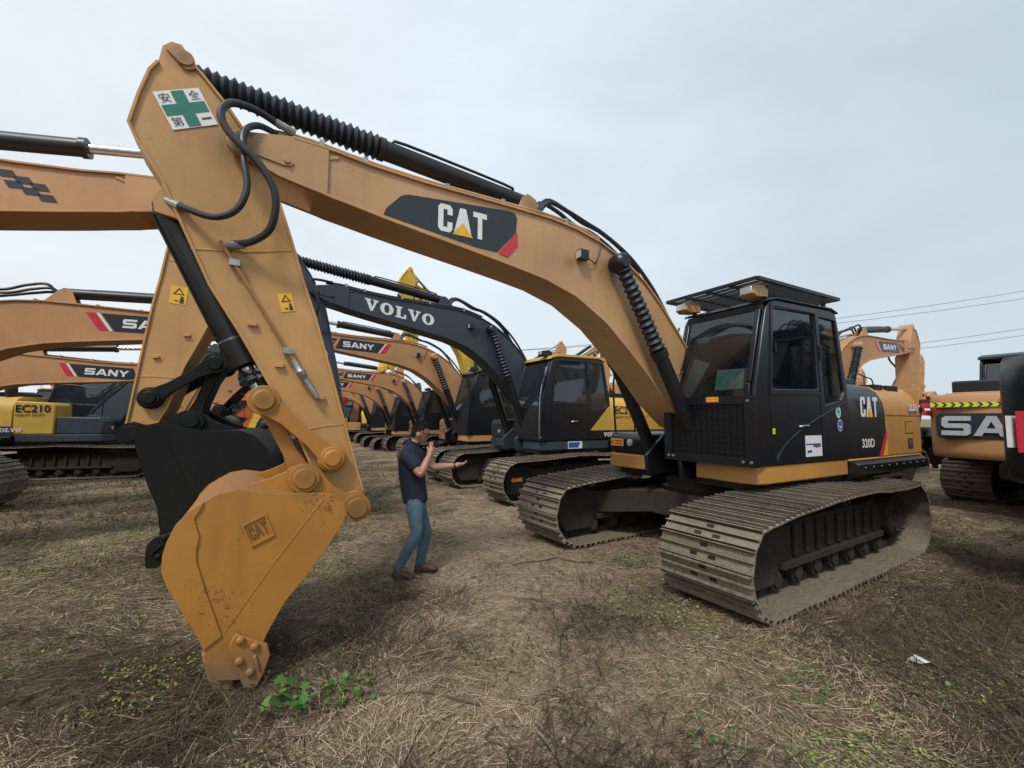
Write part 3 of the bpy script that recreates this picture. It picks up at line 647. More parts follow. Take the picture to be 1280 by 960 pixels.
            word_ = MB(); word(word_, 'SANY', (-.05 if sg > 0 else -1.0, sg * 1.206 if sg > 0 else y, 1.45), U, (0, 0, 1), .38, .07, 0); word_.build('maker_name', [WHITE], cab if sg > 0 else hd, recalc=False)
    if brand == 'volvo':   # black lower flank with diagonal front edge over the yellow cover
        for sg in (1, -1):
            lf = MB(); lf.add([(-1.14, sg * 1.207, 1.2), (-3.38, sg * 1.207, 1.2), (-3.38, sg * 1.207, 1.42), (-1.14, sg * 1.207, 1.42)], [[0, 1, 2, 3]]); lf.build('lower_panel', SLATE, hd, recalc=False)
        yw = MB(); yw.add([(-.50, 1.207, 1.42), (-1.145, 1.207, 1.42), (-1.145, 1.207, 2.0), (-1.08, 1.207, 1.97)], [[0, 1, 2, 3]]); yw.build('side_wedge', VOLY, cab, recalc=False)
    # ---- boom
    FT = foot or F0
    tb = rotabout(F0, R(boom), FT); TB = lift(tb)
    tip = tb(T0); ts0 = rotabout(T0, R(stick), tip); ax_ = Vector((P0[0] - T0[0], P0[1] - T0[1])).normalized()
    def ts(p):
        d_ = (p[0] - T0[0]) * ax_.x + (p[1] - T0[1]) * ax_.y
        if d_ > 0: p = (p[0] - ax_.x * d_ * (1 - ks), p[1] - ax_.y * d_ * (1 - ks))
        return ts0(p)
    TS = lift(ts)
    pin = ts(P0); tk0 = rotabout(P0, R(stick + bucket), pin)
    def tk(p):
        dx, dz = p[0] - P0[0], p[1] - P0[1]; al = dx * .62 - dz * .785; pe = dx * .785 + dz * .62
        f = 1 + (kp - 1) * min(1, max(0, (al + .12) / .4)); al2 = al * (ka if al > 0 else 1); pe2 = pe * f
        return tk0((P0[0] + al2 * .62 + pe2 * .785, P0[1] - al2 * .785 + pe2 * .62))
    TK = lift(tk)
    hw = .21
    bo = MB(); outline = BTOP + BBOT
    # fork at the tip: body ends before the pin, two cheek plates carry it
    cut = [p for p in outline if p[0] < 5.33]
    bo.prism(cut, -hw, hw)
    for sg in (1, -1): bo.prism([(5.05, 3.905), (5.317, 3.918), (5.47, 3.888), (5.60, 3.86), (5.70, 3.83), (5.745, 3.76), (5.72, 3.68), (5.66, 3.655), (5.58, 3.64), (5.4, 3.57), (5.05, 3.50)], sg * (hw - .02), sg * (hw + .022))
    bo.strip([p for p in BTOP if p[0] < 5.4][::1], -hw - .025, hw + .025, .022)
    bo.strip([p for p in BBOT if .1 < p[0] < 5.2], -hw - .025, hw + .025, .022)
    for sg in (1, -1):
        yy = sg * hw
        bo.rev((T0[0], yy + sg * .0, T0[1]), (T0[0], yy + sg * .05, T0[1]), [(0, .09), (.045, .085), (.05, .07)], 22)
        # keeper plate, ribs
        bo.prism([(5.70, 3.80), (5.66, 3.835), (5.60, 3.80), (5.33, 3.735), (5.30, 3.70), (5.32, 3.665), (5.37, 3.66), (5.64, 3.70), (5.70, 3.73)], yy + sg * .022, yy + sg * .034)
        bo.rev((5.35, yy + sg * .03, 3.70), (5.35, yy + sg * .055, 3.70), [(0, .025), (.02, .022)], 8)
        bo.bar((5.13, yy, 3.80), (4.97, yy, 3.86), .03, .02, 0, (0, 1, 0)); bo.bar((5.13, yy, 3.80), (5.16, yy, 3.77), .03, .02, 0, (0, 1, 0))
        bo.strip([(.75, 2.32), (1.1, 2.2), (1.3, 2.15)], min(yy, yy + sg * .006), max(yy, yy + sg * .006), .012)
    bo.rev((FT[0] * 0 + F0[0], -.25, F0[1]), (F0[0], .25, F0[1]), [(0, .1), (.5, .1)], 18)
    for y in (-.07, .07): bo.prism([(2.75, 3.84), (2.95, 4.08), (3.05, 4.12), (3.12, 4.06), (3.2, 3.84)], y - .02, y + .02)
    bo.xf(TB); bm_ = bo.build('boom', K['boom'], root, .006)
    pp = MB()
    for y in (.10, .15) if not hero else (.13, .165, -.12):
        pp.tube([(5.45, y, 3.95), (5.2, y, 3.965), (4.7, y, 3.92), (4.2, y, 3.90), (3.77, y, 3.90), (3.27, y, 3.90), (2.8, y, 3.90), (2.45, y, 3.86), (2.12, y, 3.78)], .018, 8, 0, 3)
    for x, z in ((5.1, 3.92), (4.75, 3.88), (4.0, 3.85), (3.4, 3.855), (2.6, 3.84)): pp.box(x - .02, x + .02, .05, .19, z, z + .07, 1)
    pp.xf(TB); pp.build('hydraulic_pipe', [K['boom'], ZINC], bm_)
    hs = MB()
    for y, hgt, e in ((.14, .0, 0), (.08, .05, .1), (-.06, .08, .05)):
        hs.tube([(2.95, y, 3.9), (2.80, y, 4.06 + hgt), (2.55, y, 4.02 + hgt), (2.3, y, 3.95 + hgt * .5), (2.0, y, 3.86 + hgt), (1.6, y, 3.66 + hgt), (1.25 + e, y, 3.36 + hgt), (1.0 + e, y, 3.05), (.8 + e, y, 2.78), (.4, y, 2.4), (.1, y, 2.0), (-.2, y, 1.6)], .024, 8)
    hs.xf(TB); hs.build('hydraulic_hose', HOSE, bm_)
    lp = MB(); lp.box(2.39, 2.51, .235, .31, 3.44, 3.55, 0); lp.flat([[(0, 0), (.09, 0), (.09, .08), (0, .08)]], (2.512, .23, 3.455), (0, 1, 0), (0, 0, 1), 1); lp.tube([(2.40, .26, 3.5), (2.30, .25, 3.46), (2.22, .22, 3.47), (2.12, .22, 3.72)], .008, 6, 0); lp.xf(TB); lp.build('work_lamp', [BLACK, LENS], bm_, .01)
    # boom decal both sides
    for sg in (1, -1):
        y = sg * (hw + .004); y2 = sg * (hw + .007); U = side(0, sg); d = MB(); V = (0, 0, 1)
        if brand == 'cat':
            d.add([(a, y, b) for a, b in ((4.595, 3.465), (4.57, 3.53), (4.446, 3.672), (4.38, 3.70), (3.35, 3.80), (3.28, 3.79), (3.254, 3.745), (3.268, 3.59), (3.482, 3.345), (3.7, 3.35))], [list(range(10))], 0)
            d.add([(a, y2, b) for a, b in ((3.47, 3.338), (3.36, 3.318), (3.245, 3.46), (3.252, 3.60))], [[0, 1, 2, 3]], 2)
            x0 = 4.10 if sg > 0 else 3.60
            ps = word(d, 'cat', (x0, y2, 3.435), U, (0, 0, 1), .5, .262, 1, .06)
            d.flat([[(0, 0), (ps[1][1] * 1.15, 0), (ps[1][1] * .575, .125)]], (x0 + U[0] * (ps[1][0] - .015), sg * (hw + .009), 3.428), U, V, 3)
        elif brand == 'volvo':
            x0, z0, x1, z1 = (4.75, 3.60, 3.35, 3.46) if sg > 0 else (3.35, 3.46, 4.75, 3.60)
            word(d, 'VOLVO', (x0, y, z0 - .06), (x1 - x0, 0, z1 - z0), (0, 0, 1), 1.45, .23, 1, .14)
        elif brand == 'sany':
            zc = lambda x: 3.60 + (x - 4) * .035
            q = lambda pts, m_, yy=y: d.add([(a, yy, zc(a) + b) for a, b in pts], [list(range(len(pts)))], m_)
            q([(4.75, -.13), (4.62, .16), (3.42, .16), (3.62, -.13)], 0)
            q([(3.60, -.13), (3.40, .16), (3.36, .16), (3.56, -.13)], 1); q([(3.55, -.13), (3.35, .16), (3.22, .16), (3.42, -.13)], 2)
            for k in range(3):
                q([(4.80 + k * .12, -.03 - k * .05), (4.76 + k * .12, .04 - k * .05), (4.88 + k * .12, .04 - k * .05), (4.92 + k * .12, -.03 - k * .05)], 0)
                q([(4.74 + k * .12, .07 - k * .05), (4.70 + k * .12, .14 - k * .05), (4.82 + k * .12, .14 - k * .05), (4.86 + k * .12, .07 - k * .05)], 0)
            x0 = 4.55 if sg > 0 else 3.72
            word(d, 'SANY', (x0, y2, zc(x0) - .06), (U[0], 0, .035 * U[0]), V, .83, .15, 1, .1)
        if d.v: d.v = [(a_ + dshift, b_, c_) for a_, b_, c_ in d.v]; d.xf(TB); d.build('boom_decal', [DECALBLK, WHITE, RED, DYEL], bm_, recalc=False)
    # ---- boom cylinders
    base = (.72, 1.28); top = tb((1.98, 3.47)); L = dist2(base, top)
    for sg in (1, -1):
        p = Vector((base[0], sg * .40, base[1])); q = Vector((top[0], sg * .36, top[1])); dv = (q - p).normalized()
        m = MB(); fr = .56
        m.rev(p - dv * .0, p + dv * L * fr, [(0, .06), (.02, .085), (L * fr * .93, .085), (L * fr * .935, .1), (L * fr, .1)], 18); m.rev((p.x, p.y - .06, p.z), (p.x, p.y + .06, p.z), [(0, .09), (.12, .09)], 18)
        m.bar(p + dv * .2 + Vector((.1, 0, .03)), p + dv * L * fr * .9 + Vector((.1, 0, .03)), .03, .02)
        bc = m.build('boom_cylinder', BLACK, root)
        r_ = MB(); r_.cyl(p + dv * L * fr * .95, q, .045, 14); r_.build('cylinder_rod', CHROME, bc)
        if brand != 'none':
            bl = MB(); bellows(bl, p + dv * L * (fr + .0), q - dv * .06, .098, .075, 16); bl.build('dust_boot', RUBBER, bc)
        e = MB(); e.rev((q.x, sg * .22, q.z), (q.x, sg * .45, q.z), [(0, .06), (.05, .06), (.05, .1), (.2, .1), (.23, .07)], 18); e.build('cylinder_pin', BLACK if brand in ('cat', 'volvo') else K['boom'], bc)
    # ---- stick cylinder
    a = Vector((*tb((3.02, 4.04)), 0)).xzy; b = Vector((*ts((6.02, 4.30)), 0)).xzy; dv = (b - a).normalized(); L = (b - a).length
    m = MB(); fr = .53 if hero else .56
    m.rev(a, b, [(0, .05), (.02, .088), (L * fr * .96, .088), (L * fr * .965, .102), (L * fr, .102)], 20); m.rev(a - Vector((0, .07, 0)), a + Vector((0, .07, 0)), [(0, .08), (.14, .08)], 16)
    m.tube([a + dv * .2 + Vector((0, .05, .07)), a + dv * .3 + Vector((0, .06, .095)), a + dv * L * fr * .85 + Vector((0, .06, .095)), a + dv * L * fr * .92 + Vector((0, .05, .07))], .014, 6, 0, 3)
    sc = m.build('stick_cylinder', BLACK, root)
    r_ = MB(); r_.cyl(a + dv * L * fr * .95, b, .05, 14); r_.build('cylinder_rod', CHROME, sc)
    if hero or brand == 'volvo':
        bl = MB(); bellows(bl, a + dv * L * fr, b - dv * .02, .115, .058, 18); bl.build('dust_boot', RUBBER, sc)
    # ---- stick
    st = MB(); sw = .165
    st.prism(STK, -sw, sw)
    fe = [(4.87, .97), (5.057, 1.269), (5.266, 1.737), (5.399, 1.96), (5.606, 2.332), (5.807, 2.664), (6.022, 3.15), (6.114, 3.366), (6.27, 3.62), (6.314, 3.72), (6.273, 3.944), (6.224, 4.14), (6.18, 4.22)]
    be_ = [(6.0, 4.30), (5.919, 4.219), (5.773, 4.057), (5.65, 3.89)]; be2 = [(5.44, 3.53), (5.378, 3.352), (5.295, 3.105), (5.198, 2.785), (5.101, 2.506), (4.98, 2.1), (4.849, 1.643), (4.744, 1.27), (4.69, 1.1)]
    for l_ in (fe, be_, be2): st.strip(l_, -sw - .02, sw + .02, .02)
    for sg in (1, -1):
        yy = sg * sw
        st.rev((P0[0], yy - sg * .02, P0[1]), (P0[0], yy + sg * .045, P0[1]), [(0, .11), (.06, .105), (.065, .08)], 24)
        st.rev((6.03, yy, 4.30), (6.03, yy + sg * .03, 4.30), [(0, .06), (.03, .055)], 16)
        st.prism([(6.10, 4.375), (6.14, 4.33), (6.02, 4.22), (5.97, 4.24), (5.98, 4.30), (6.04, 4.37)], yy + sg * .0, yy + sg * .018)
        st.strip([(5.93, 2.91), (5.6, 2.95), (5.295, 3.02)], min(yy, yy + sg * .005), max(yy, yy + sg * .005), .014)
        st.strip([(5.19, 1.60), (5.0, 1.64), (4.85, 1.655)], min(yy, yy + sg * .005), max(yy, yy + sg * .005), .012)
        for x, z in ((5.54, 2.42), (5.35, 2.12), (5.05, 1.88)): st.box(x - .04, x + .02, yy, yy + sg * .03, z - .03, z + .0)
    for y in (-.13, .13): st.prism([(6.02, 3.5), (6.17, 3.24), (6.15, 3.14), (6.03, 3.12), (5.93, 3.05)], y - .02, y + .02)
    st.xf(TS); sto = st.build('stick', K['stick'], root, .006)
    if hero or brand != 'none':
        pi = MB(); yy = sw + .02
        pi.tube([(5.74, yy + .02, 2.965), (5.70, yy + .02, 2.90), (5.15, yy + .02, 1.99)], .014, 8, 0, 2)
        for x, z in ((5.66, 2.84), (5.285, 2.215)): pi.box(x - .035, x + .035, yy - .01, yy + .04, z - .02, z + .025, 1)
        pi.rev((5.25, yy + .03, 2.15), (5.07, yy + .03, 1.86), [(0, .025), (.09, .03), (.1, .038), (.16, .03), (.17, .022), (.34, .024)], 10, 1)
        pi.xf(TS); pi.build('stick_pipe', [PIPEY if hero else K['stick'], ZINC], sto)
    for sg in (1, -1):
        wl = MB(); yy = sg * (sw + .004); yz = sg * (sw + .007); U = Vector((-.092, 0, .02)).normalized() if sg > 0 else Vector((.092, 0, -.02)).normalized(); V = Vector((.035, 0, .14)).normalized()
        O = Vector((5.34, yy, 2.52)) if sg > 0 else Vector((5.25, yy, 2.535))
        wl.flat([[(0, 0), (.10, 0), (.10, .145), (0, .145)]], O, U, V, 0)
        wl.flat([[(.015, .078), (.085, .078), (.05, .135)], [(.028, .085), (.072, .085), (.05, .122)]], (O[0], yz, O[2]), U, V, 1)
        wl.flat([[(.06, .01), (.085, .01), (.085, .045), (.06, .045)]], (O[0], yz, O[2]), U, V, 1); wl.flat([ell(.072, .056, .01, .01, 10)], (O[0], yz, O[2]), U, V, 1); wl.flat([[(.03, .02), (.05, .02), (.05, .03), (.03, .03)]], (O[0], yz, O[2]), U, V, 1)
        wl.v = [(5.29 + (a_ - 5.29) * lw, b_, 2.6 + (c_ - 2.6) * lw) for a_, b_, c_ in wl.v]
        wl.xf(TS); wl.build('warning_label', [DYEL, DECALBLK], sto, recalc=False)
    if hero or brand == 'sany_tall':
        TL = Vector((6.202, .172, 3.985)); U = Vector((-.26, 0, .133)); D = Vector((-.129, 0, -.238)); O = TL + D; U1 = U.normalized(); V1 = (-D).normalized(); W_, H_ = U.length, D.length
        ss = MB(); ss.flat([[(0, 0), (W_, 0), (W_, H_), (0, H_)]], O, U1, V1, 0)
        cx = lambda a, b: (a * W_, b * H_); O2 = O + Vector((0, .003, 0))
        ss.flat([[cx(.36, .03), cx(.64, .03), cx(.64, .36), cx(.97, .36), cx(.97, .64), cx(.64, .64), cx(.64, .97), cx(.36, .97), cx(.36, .64), cx(.03, .64), cx(.03, .36), cx(.36, .36)]], O2, U1, V1, 1)
        for ch, (a_, b_) in (('安', (.07, .70)), ('全', (.70, .70)), ('第', (.07, .07))): put_text(ss, ch, O2 + U1 * a_ * W_ + V1 * b_ * H_, U1, V1, .23 * W_, .24 * H_, 2, .0)
        ss.flat([[cx(.72, .17), cx(.94, .17), cx(.94, .21), cx(.72, .21)]], O2, U1, V1, 2)
        ss.xf(TS); ss.build('safety_sticker', [WHITE, GREEN, DECALBLK], sto, recalc=False)
    # hoses between boom tip and stick
    if hero:
        h = MB()
        h.tube([(5.40, .20, 3.99), (5.56, .26, 4.02), (5.72, .33, 3.98), (5.78, .36, 3.86), (5.72, .38, 3.72), (5.52, .42, 3.52), (5.42, .42, 3.32), (5.44, .36, 3.10), (5.56, .27, 3.0), (5.68, .20, 2.985)], .027, 10)
        h.tube([(5.40, .16, 3.93), (5.55, .24, 3.92), (5.64, .30, 3.80), (5.63, .36, 3.58), (5.60, .38, 3.35), (5.66, .36, 3.18), (5.80, .30, 3.12), (5.98, .22, 3.18), (6.08, .12, 3.24)], .024, 10)
        for p_, q_ in (((5.60, .23, 2.985), (5.73, .19, 2.965)), ((6.0, .20, 3.19), (6.12, .1, 3.26)), ((5.3, .19, 3.975), (5.44, .22, 4.0)), ((5.3, .16, 3.93), (5.42, .17, 3.93))): h.cyl(p_, q_, .03, 10, 1)
        h.build('stick_hose', [HOSE, ZINC], bm_)
    else:
        h = MB(); h.tube([Vector(TB((5.35, .2, 3.96))), Vector(TB((5.75, .3, 3.9))), Vector(TB((5.6, .38, 3.5))), Vector(TS((5.6, .28, 3.2))), Vector(TS((5.7, .2, 2.97)))], .025, 8); h.build('stick_hose', HOSE, bm_)
    # ---- linkage and bucket cylinder
    Q = ts(Q0); B = tk0(B0); la_, lb_ = dist2(Q0, R0), dist2(B0, R0)
    ref = (R0[0] - Q0[0]) * (B0[1] - Q0[1]) - (R0[1] - Q0[1]) * (B0[0] - Q0[0])
    Rp = circ(Q, la_, B, lb_, -1 if ref > 0 else 1)
    # keep the solution on the same side as the template
    def crs(q, b_, r__): return (r__[0] - q[0]) * (b_[1] - q[1]) - (r__[1] - q[1]) * (b_[0] - q[0])
    if crs(Q, B, Rp) * ref < 0: Rp = circ(Q, la_, B, lb_, 1 if ref > 0 else -1)
    lm = K['bucket'] if brand == 'cat' or not colors else colors.get('bucket', K['bucket'])
    def linkplate(mb, p, q, r0, r1, y, t):
        d = Vector((q[0] - p[0], q[1] - p[1])); d.normalize(); nn = Vector((-d.y, d.x)); pts = []
        for k in range(9):
            an = math.atan2(nn.y, nn.x) + math.pi * k / 8; pts.append((p[0] + r0 * math.cos(an), p[1] + r0 * math.sin(an)))
        mid = lambda t_, w_, s_: (p[0] + (q[0] - p[0]) * t_ + nn.x * w_ * s_, p[1] + (q[1] - p[1]) * t_ + nn.y * w_ * s_)
        pts += [mid(.3, min(r0, r1) * .62, -1), mid(.7, min(r0, r1) * .62, -1)]
        for k in range(9):
            an = math.atan2(-nn.y, -nn.x) + math.pi * k / 8; pts.append((q[0] + r1 * math.cos(an), q[1] + r1 * math.sin(an)))
        pts += [mid(.7, min(r0, r1) * .62, 1), mid(.3, min(r0, r1) * .62, 1)]
        mb.prism(pts, y - t / 2, y + t / 2)
    for sg in (1, -1):
        m = MB(); linkplate(m, Q, Rp, .085, .10, sg * (sw + .055), .05)
        m.rev((Q[0], sg * sw, Q[1]), (Q[0], sg * (sw + .12), Q[1]), [(0, .11), (.075, .11), (.08, .09), (.10, .09), (.10, .065), (.12, .06)], 24)
        m.rev((Rp[0], sg * (sw + .03), Rp[1]), (Rp[0], sg * (sw + .12), Rp[1]), [(0, .11), (.055, .11), (.055, .075), (.085, .07)], 24)
        m.build('link_arm', lm, root, .006)
    m = MB(); linkplate(m, Rp, B, .085, .09, 0, .26); m.build('bucket_link', lm, root, .01)
    a = Vector((*ts(C0), 0)).xzy; b = Vector((Rp[0], 0, Rp[1])); dv = (b - a).normalized(); L = (b - a).length
    m = MB(); ln = min(L * .86, 1.28)
    m.rev(a - dv * .05, b, [(0, .06), (.03, .09), (ln - .22, .092), (ln - .2, .108), (ln, .108), (ln + .02, .07)], 22); m.rev(a - Vector((0, .09, 0)), a + Vector((0, .09, 0)), [(0, .08), (.18, .08)], 16)
    m.tube([a + dv * .08 + Vector((.12, .0, .02)), a + dv * (ln - .25) + Vector((.12, 0, .02))], .012, 6)
    kc = m.build('bucket_cylinder', BLACK, root)
    r_ = MB(); r_.cyl(a + dv * (ln - .1), b, .045, 14); r_.rev(b - Vector((0, .1, 0)), b + Vector((0, .1, 0)), [(0, .1), (.2, .1)], 18); r_.build('cylinder_rod', CHROME if hero else lm, kc)
    if hero:
        rag = MB()
        for k in range(26):
            c_ = a + dv * (ln + .04 + .05 * random.random()) ; an = random.random() * 6.28; rr = .075
            p_ = c_ + Vector((math.cos(an) * rr, math.sin(an) * rr, random.uniform(-.05, .05))); rag.rev(p_ - Vector((.03, 0, .02)), p_ + Vector((random.uniform(-.05, .05), random.uniform(-.05, .05), .03)), [(0, .02), (.03, .045), (.06, .02)], 7)
        rag.build('rod_wrapping', RUBBER, kc)
    # ---- bucket
    k_ = MB(); bw_ = .60
    plate = BK + BOPEN
    for sg in (1, -1): k_.prism(plate, sg * bw_ - .016, sg * bw_ + .016)
    wrap = [(5.0, 1.12), (5.25, 1.155), (5.42, 1.205), (5.54, 1.232), (5.65, 1.215), (5.725, 1.17), (5.795, 1.12), (5.85, 1.05), (5.885, .965), (5.902, .885), (5.902, .8), (5.873, .71), (5.80, .575), (5.73, .44), (5.684, .325), (5.65, .2), (5.62, .1)]
    k_.strip(wrap, -bw_, bw_, .022)
    ear = [(5.50, 1.23), (5.36, 1.27), (5.27, 1.31), (5.235, 1.34), (5.17, 1.362), (5.09, 1.35), (5.04, 1.30), (4.93, 1.17), (4.84, 1.115), (4.74, 1.12), (4.672, 1.06), (4.665, .98), (4.71, .92), (4.80, .905), (4.95, .97), (5.2, 1.10)]
    for sg in (1, -1):
        k_.prism(ear, sg * .28 - .022, sg * .28 + .022)
        k_.rev((B0[0], sg * .24, B0[1]), (B0[0], sg * .37, B0[1]), [(0, .105), (.10, .105), (.10, .075), (.125, .07)], 24); k_.rev((P0[0], sg * .24, P0[1]), (P0[0], sg * .37, P0[1]), [(0, .105), (.10, .105), (.10, .075), (.125, .07)], 24)
        yo = sg * (bw_ + .016)
        lo_, hi_ = min(yo, yo + sg * .012), max(yo, yo + sg * .012)
        k_.prism([(5.731, 1.185), (5.806, 1.134), (5.865, 1.06), (5.9, .97), (5.918, .89), (5.918, .8), (5.889, .707), (5.82, .57), (5.744, .431), (5.69, .30), (5.60, .36), (5.70, .66), (5.75, .83), (5.755, .90), (5.742, .98), (5.775, 1.09), (5.74, 1.15)], lo_, hi_)
        k_.strip([(5.04, 1.15), (5.33, .76), (5.585, .38)], min(yo, yo + sg * .003), max(yo, yo + sg * .003), .01)
    k_.cyl((B0[0], -.28, B0[1]), (B0[0], .28, B0[1]), .05, 14); k_.cyl((P0[0], -.28, P0[1]), (P0[0], .28, P0[1]), .05, 14)
    k_.prism([(5.69, .22), (5.66, .10), (5.60, .06), (5.56, .08), (5.62, .24)], -bw_, bw_)
    k_.xf(TK); bk = k_.build('bucket', K['bucket'], root, .006)
    for sg in (1, -1):
        c_ = MB(); yo = sg * (bw_ + .018)
        c_.prism([(5.527, .368), (5.46, .328), (5.35, .26), (5.33, .19), (5.36, .09), (5.40, .01), (5.47, .02), (5.53, .20), (5.56, .30)], min(yo, yo + sg * .03), max(yo, yo + sg * .03))
        for x, z in ((5.50, .325), (5.42, .27), (5.50, .20), (5.44, .12)): c_.rev((x, yo + sg * .03, z), (x, yo + sg * .055, z), [(0, .026), (.02, .024), (.026, .015)], 12)
        c_.prism([(5.43, .21), (5.40, .12), (5.385, .12), (5.41, .22)], min(yo + sg * .03, yo + sg * .05), max(yo + sg * .03, yo + sg * .05))
        c_.xf(TK); c_.build('side_cutter', K['bucket'], bk, .008)
    for k in range(5):
        t_ = MB(); y = -.52 + k * .26
        t_.prism([(5.705, .26), (5.66, .10), (5.59, -.06), (5.545, -.055), (5.52, .10), (5.60, .28)], y - .07, y + .07); t_.xf(TK); t_.build('bucket_tooth', K['bucket'], bk, .012)
    if hero:
        lg = MB(); yo = bw_ + .017; O = Vector((5.525, yo, 1.02)) ; U = Vector((-.125, 0, .058)).normalized(); D = Vector((-.062, 0, -.15)).normalized(); O = O + D * .155; V = -D
        lg.flat([[(0, 0), (.145, 0), (.145, .155), (0, .155)]], O, U, V, 0, -.0)
        N = U.cross(V)
        for lo in ([[(0, 0), (.145, 0), (.145, .155), (0, .155)], [(.01, .01), (.135, .01), (.135, .145), (.01, .145)]],): lg.flat(lo, O, U, V, 0, .012 if N.y > 0 else -.012)
        word(lg, 'cat', O + U * .02 + V * .035, U, V, .105, .085, 1, .08, 0, .006 if N.y > 0 else -.006)
        lg.build('maker_plate', [BUCKY, TEXTD], bk)
    return root, cab, hd, ehd, cwo

# ------------------------------------------------------------------ camera
cam_d = bpy.data.cameras.new('camera'); cam = bpy.data.objects.new('camera', cam_d); COL.objects.link(cam); scene.camera = cam
cam_d.sensor_width = 36; cam_d.lens = 547.12 / 1280 * 36; cam_d.clip_start = .05; cam_d.clip_end = 3000
cam.location = (0, 0, 1.716)
cam.rotation_euler = (Matrix.Rotation(math.pi / 2 + .0758, 3, 'X') @ Matrix.Rotation(.0040, 3, 'Z')).to_euler()
# ------------------------------------------------------------------ world
world = bpy.data.worlds.new('World'); scene.world = world; world.use_nodes = True
nt = world.node_tree; bg = nt.nodes['Background']; bg.inputs['Strength'].default_value = .1
sky = nd(nt, 'ShaderNodeTexSky', sky_type='NISHITA'); sky.sun_disc = False; sky.sun_elevation = R(52); sky.sun_rotation = R(200); sky.dust_density = 4; sky.air_density = 1.5
tc = nd(nt, 'ShaderNodeTexCoord'); sx = nd(nt, 'ShaderNodeSeparateXYZ'); nt.links.new(tc.outputs['Generated'], sx.inputs[0])
# overcast dome: brighter low left, duller to the right and up
mr = nd(nt, 'ShaderNodeMapRange'); mr.inputs[1].default_value = -.75; mr.inputs[2].default_value = .8; nt.links.new(sx.outputs['X'], mr.inputs[0])
cr = ramp(nt, mr.outputs[0], [(0, (9.4, 10.1, 10.7)), (.45, (8.6, 9.6, 10.5)), (1, (6.0, 7.3, 8.3))])
mp = nd(nt, 'ShaderNodeMapping'); mp.inputs['Scale'].default_value = (1.4, 1.4, 3.2); nt.links.new(tc.outputs['Generated'], mp.inputs['Vector'])
cn = noise_node(nt, 1.6, 6, .55, mp.outputs['Vector'], .4)
cr2 = ramp(nt, cn.outputs['Fac'], [(.3, .90), (.7, 1.07)])
c1 = mix(nt, 1, cr.outputs['Color'], cr2.outputs['Color'], 'MULTIPLY')
hz = nd(nt, 'ShaderNodeMapRange'); hz.inputs[1].default_value = 0; hz.inputs[2].default_value = .5; hz.inputs[3].default_value = .35; hz.inputs[4].default_value = 0; nt.links.new(sx.outputs['Z'], hz.inputs[0])
c2 = mix(nt, hz.outputs[0], c1, (8.6, 9.4, 10.0))
c3 = mix(nt, .88, sky.outputs[0], c2)
nt.links.new(c3, bg.inputs['Color'])
sd = bpy.data.lights.new('sun', 'SUN'); sun = bpy.data.objects.new('sun', sd); COL.objects.link(sun)
sd.energy = 2.5; sd.angle = R(10); sd.color = (1, .97, .92)
el, az = R(52), R(200)
dsun = Vector((math.sin(az) * math.cos(el), math.cos(az) * math.cos(el), math.sin(el)))
sun.rotation_euler = dsun.to_track_quat('Z', 'Y').to_euler()
scene.view_settings.view_transform = 'Standard'; scene.view_settings.look = 'None'; scene.view_settings.exposure = 0
# ------------------------------------------------------------------ ground
def gh(x, y):
    d = math.hypot(x, y)
    a = noise.noise(Vector((x * .35, y * .35, 0))) * .05 + noise.noise(Vector((x * 1.3, y * 1.3, 3))) * .026 + noise.noise(Vector((x * 4.5, y * 4.5, 7))) * .016 + noise.noise(Vector((x * 11, y * 11, 9))) * .006
    f = min(1, max(0, (26 - d) / 14))
    return (a - .012) * f - .004

def axis(lo, hi, step, far):
    v = []; x = lo
    while x <= hi: v.append(x); x += step
    s = step; x = v[-1]
    while x < far: s *= 1.28; x += s; v.append(x)
    s = step; x = v[0]; w = []
    while x > -far: s *= 1.28; x -= s; w.append(x)
    return w[::-1] + v
xs = axis(-9, 9.5, .085, 1500); ys = axis(.4, 14, .085, 1500)
vs = [(x, y, gh(x, y)) for y in ys for x in xs]; nx = len(xs)
fs = [(j * nx + i, j * nx + i + 1, (j + 1) * nx + i + 1, (j + 1) * nx + i) for j in range(len(ys) - 1) for i in range(nx - 1)]
me = bpy.data.meshes.new('ground'); me.from_pydata(vs, [], fs); me.polygons.foreach_set('use_smooth', [True] * len(fs)); me.update()
ground = bpy.data.objects.new('ground', me); COL.objects.link(ground); tag(ground, kind='structure')
m, nt, b = newmat('dry_trampled_soil')
tc = nd(nt, 'ShaderNodeTexCoord'); v = tc.outputs['Object']
na = noise_node(nt, .22, 5, .6, v, .3); nb = noise_node(nt, 1.1, 8, .7, v, .5); nc = noise_node(nt, 14, 8, .75, v)
soil = ramp(nt, nb.outputs['Fac'], [(.28, (.055, .036, .023)), (.42, (.165, .112, .072)), (.55, (.30, .208, .136)), (.74, (.45, .33, .225))])
mpp = nd(nt, 'ShaderNodeMapping'); mpp.inputs['Scale'].default_value = (30, 6, 1); mpp.inputs['Rotation'].default_value = (0, 0, .7); nt.links.new(v, mpp.inputs['Vector'])
ns = noise_node(nt, 2.2, 6, .8, mpp.outputs['Vector'], 1.2)
mpq = nd(nt, 'ShaderNodeMapping'); mpq.inputs['Scale'].default_value = (5, 34, 1); mpq.inputs['Rotation'].default_value = (0, 0, .25); nt.links.new(v, mpq.inputs['Vector'])
ns2 = noise_node(nt, 2.0, 6, .8, mpq.outputs['Vector'], 1.2)
straw = ramp(nt, ns.outputs['Fac'], [(.50, 0), (.62, 1)]); straw2 = ramp(nt, ns2.outputs['Fac'], [(.52, 0), (.66, 1)])
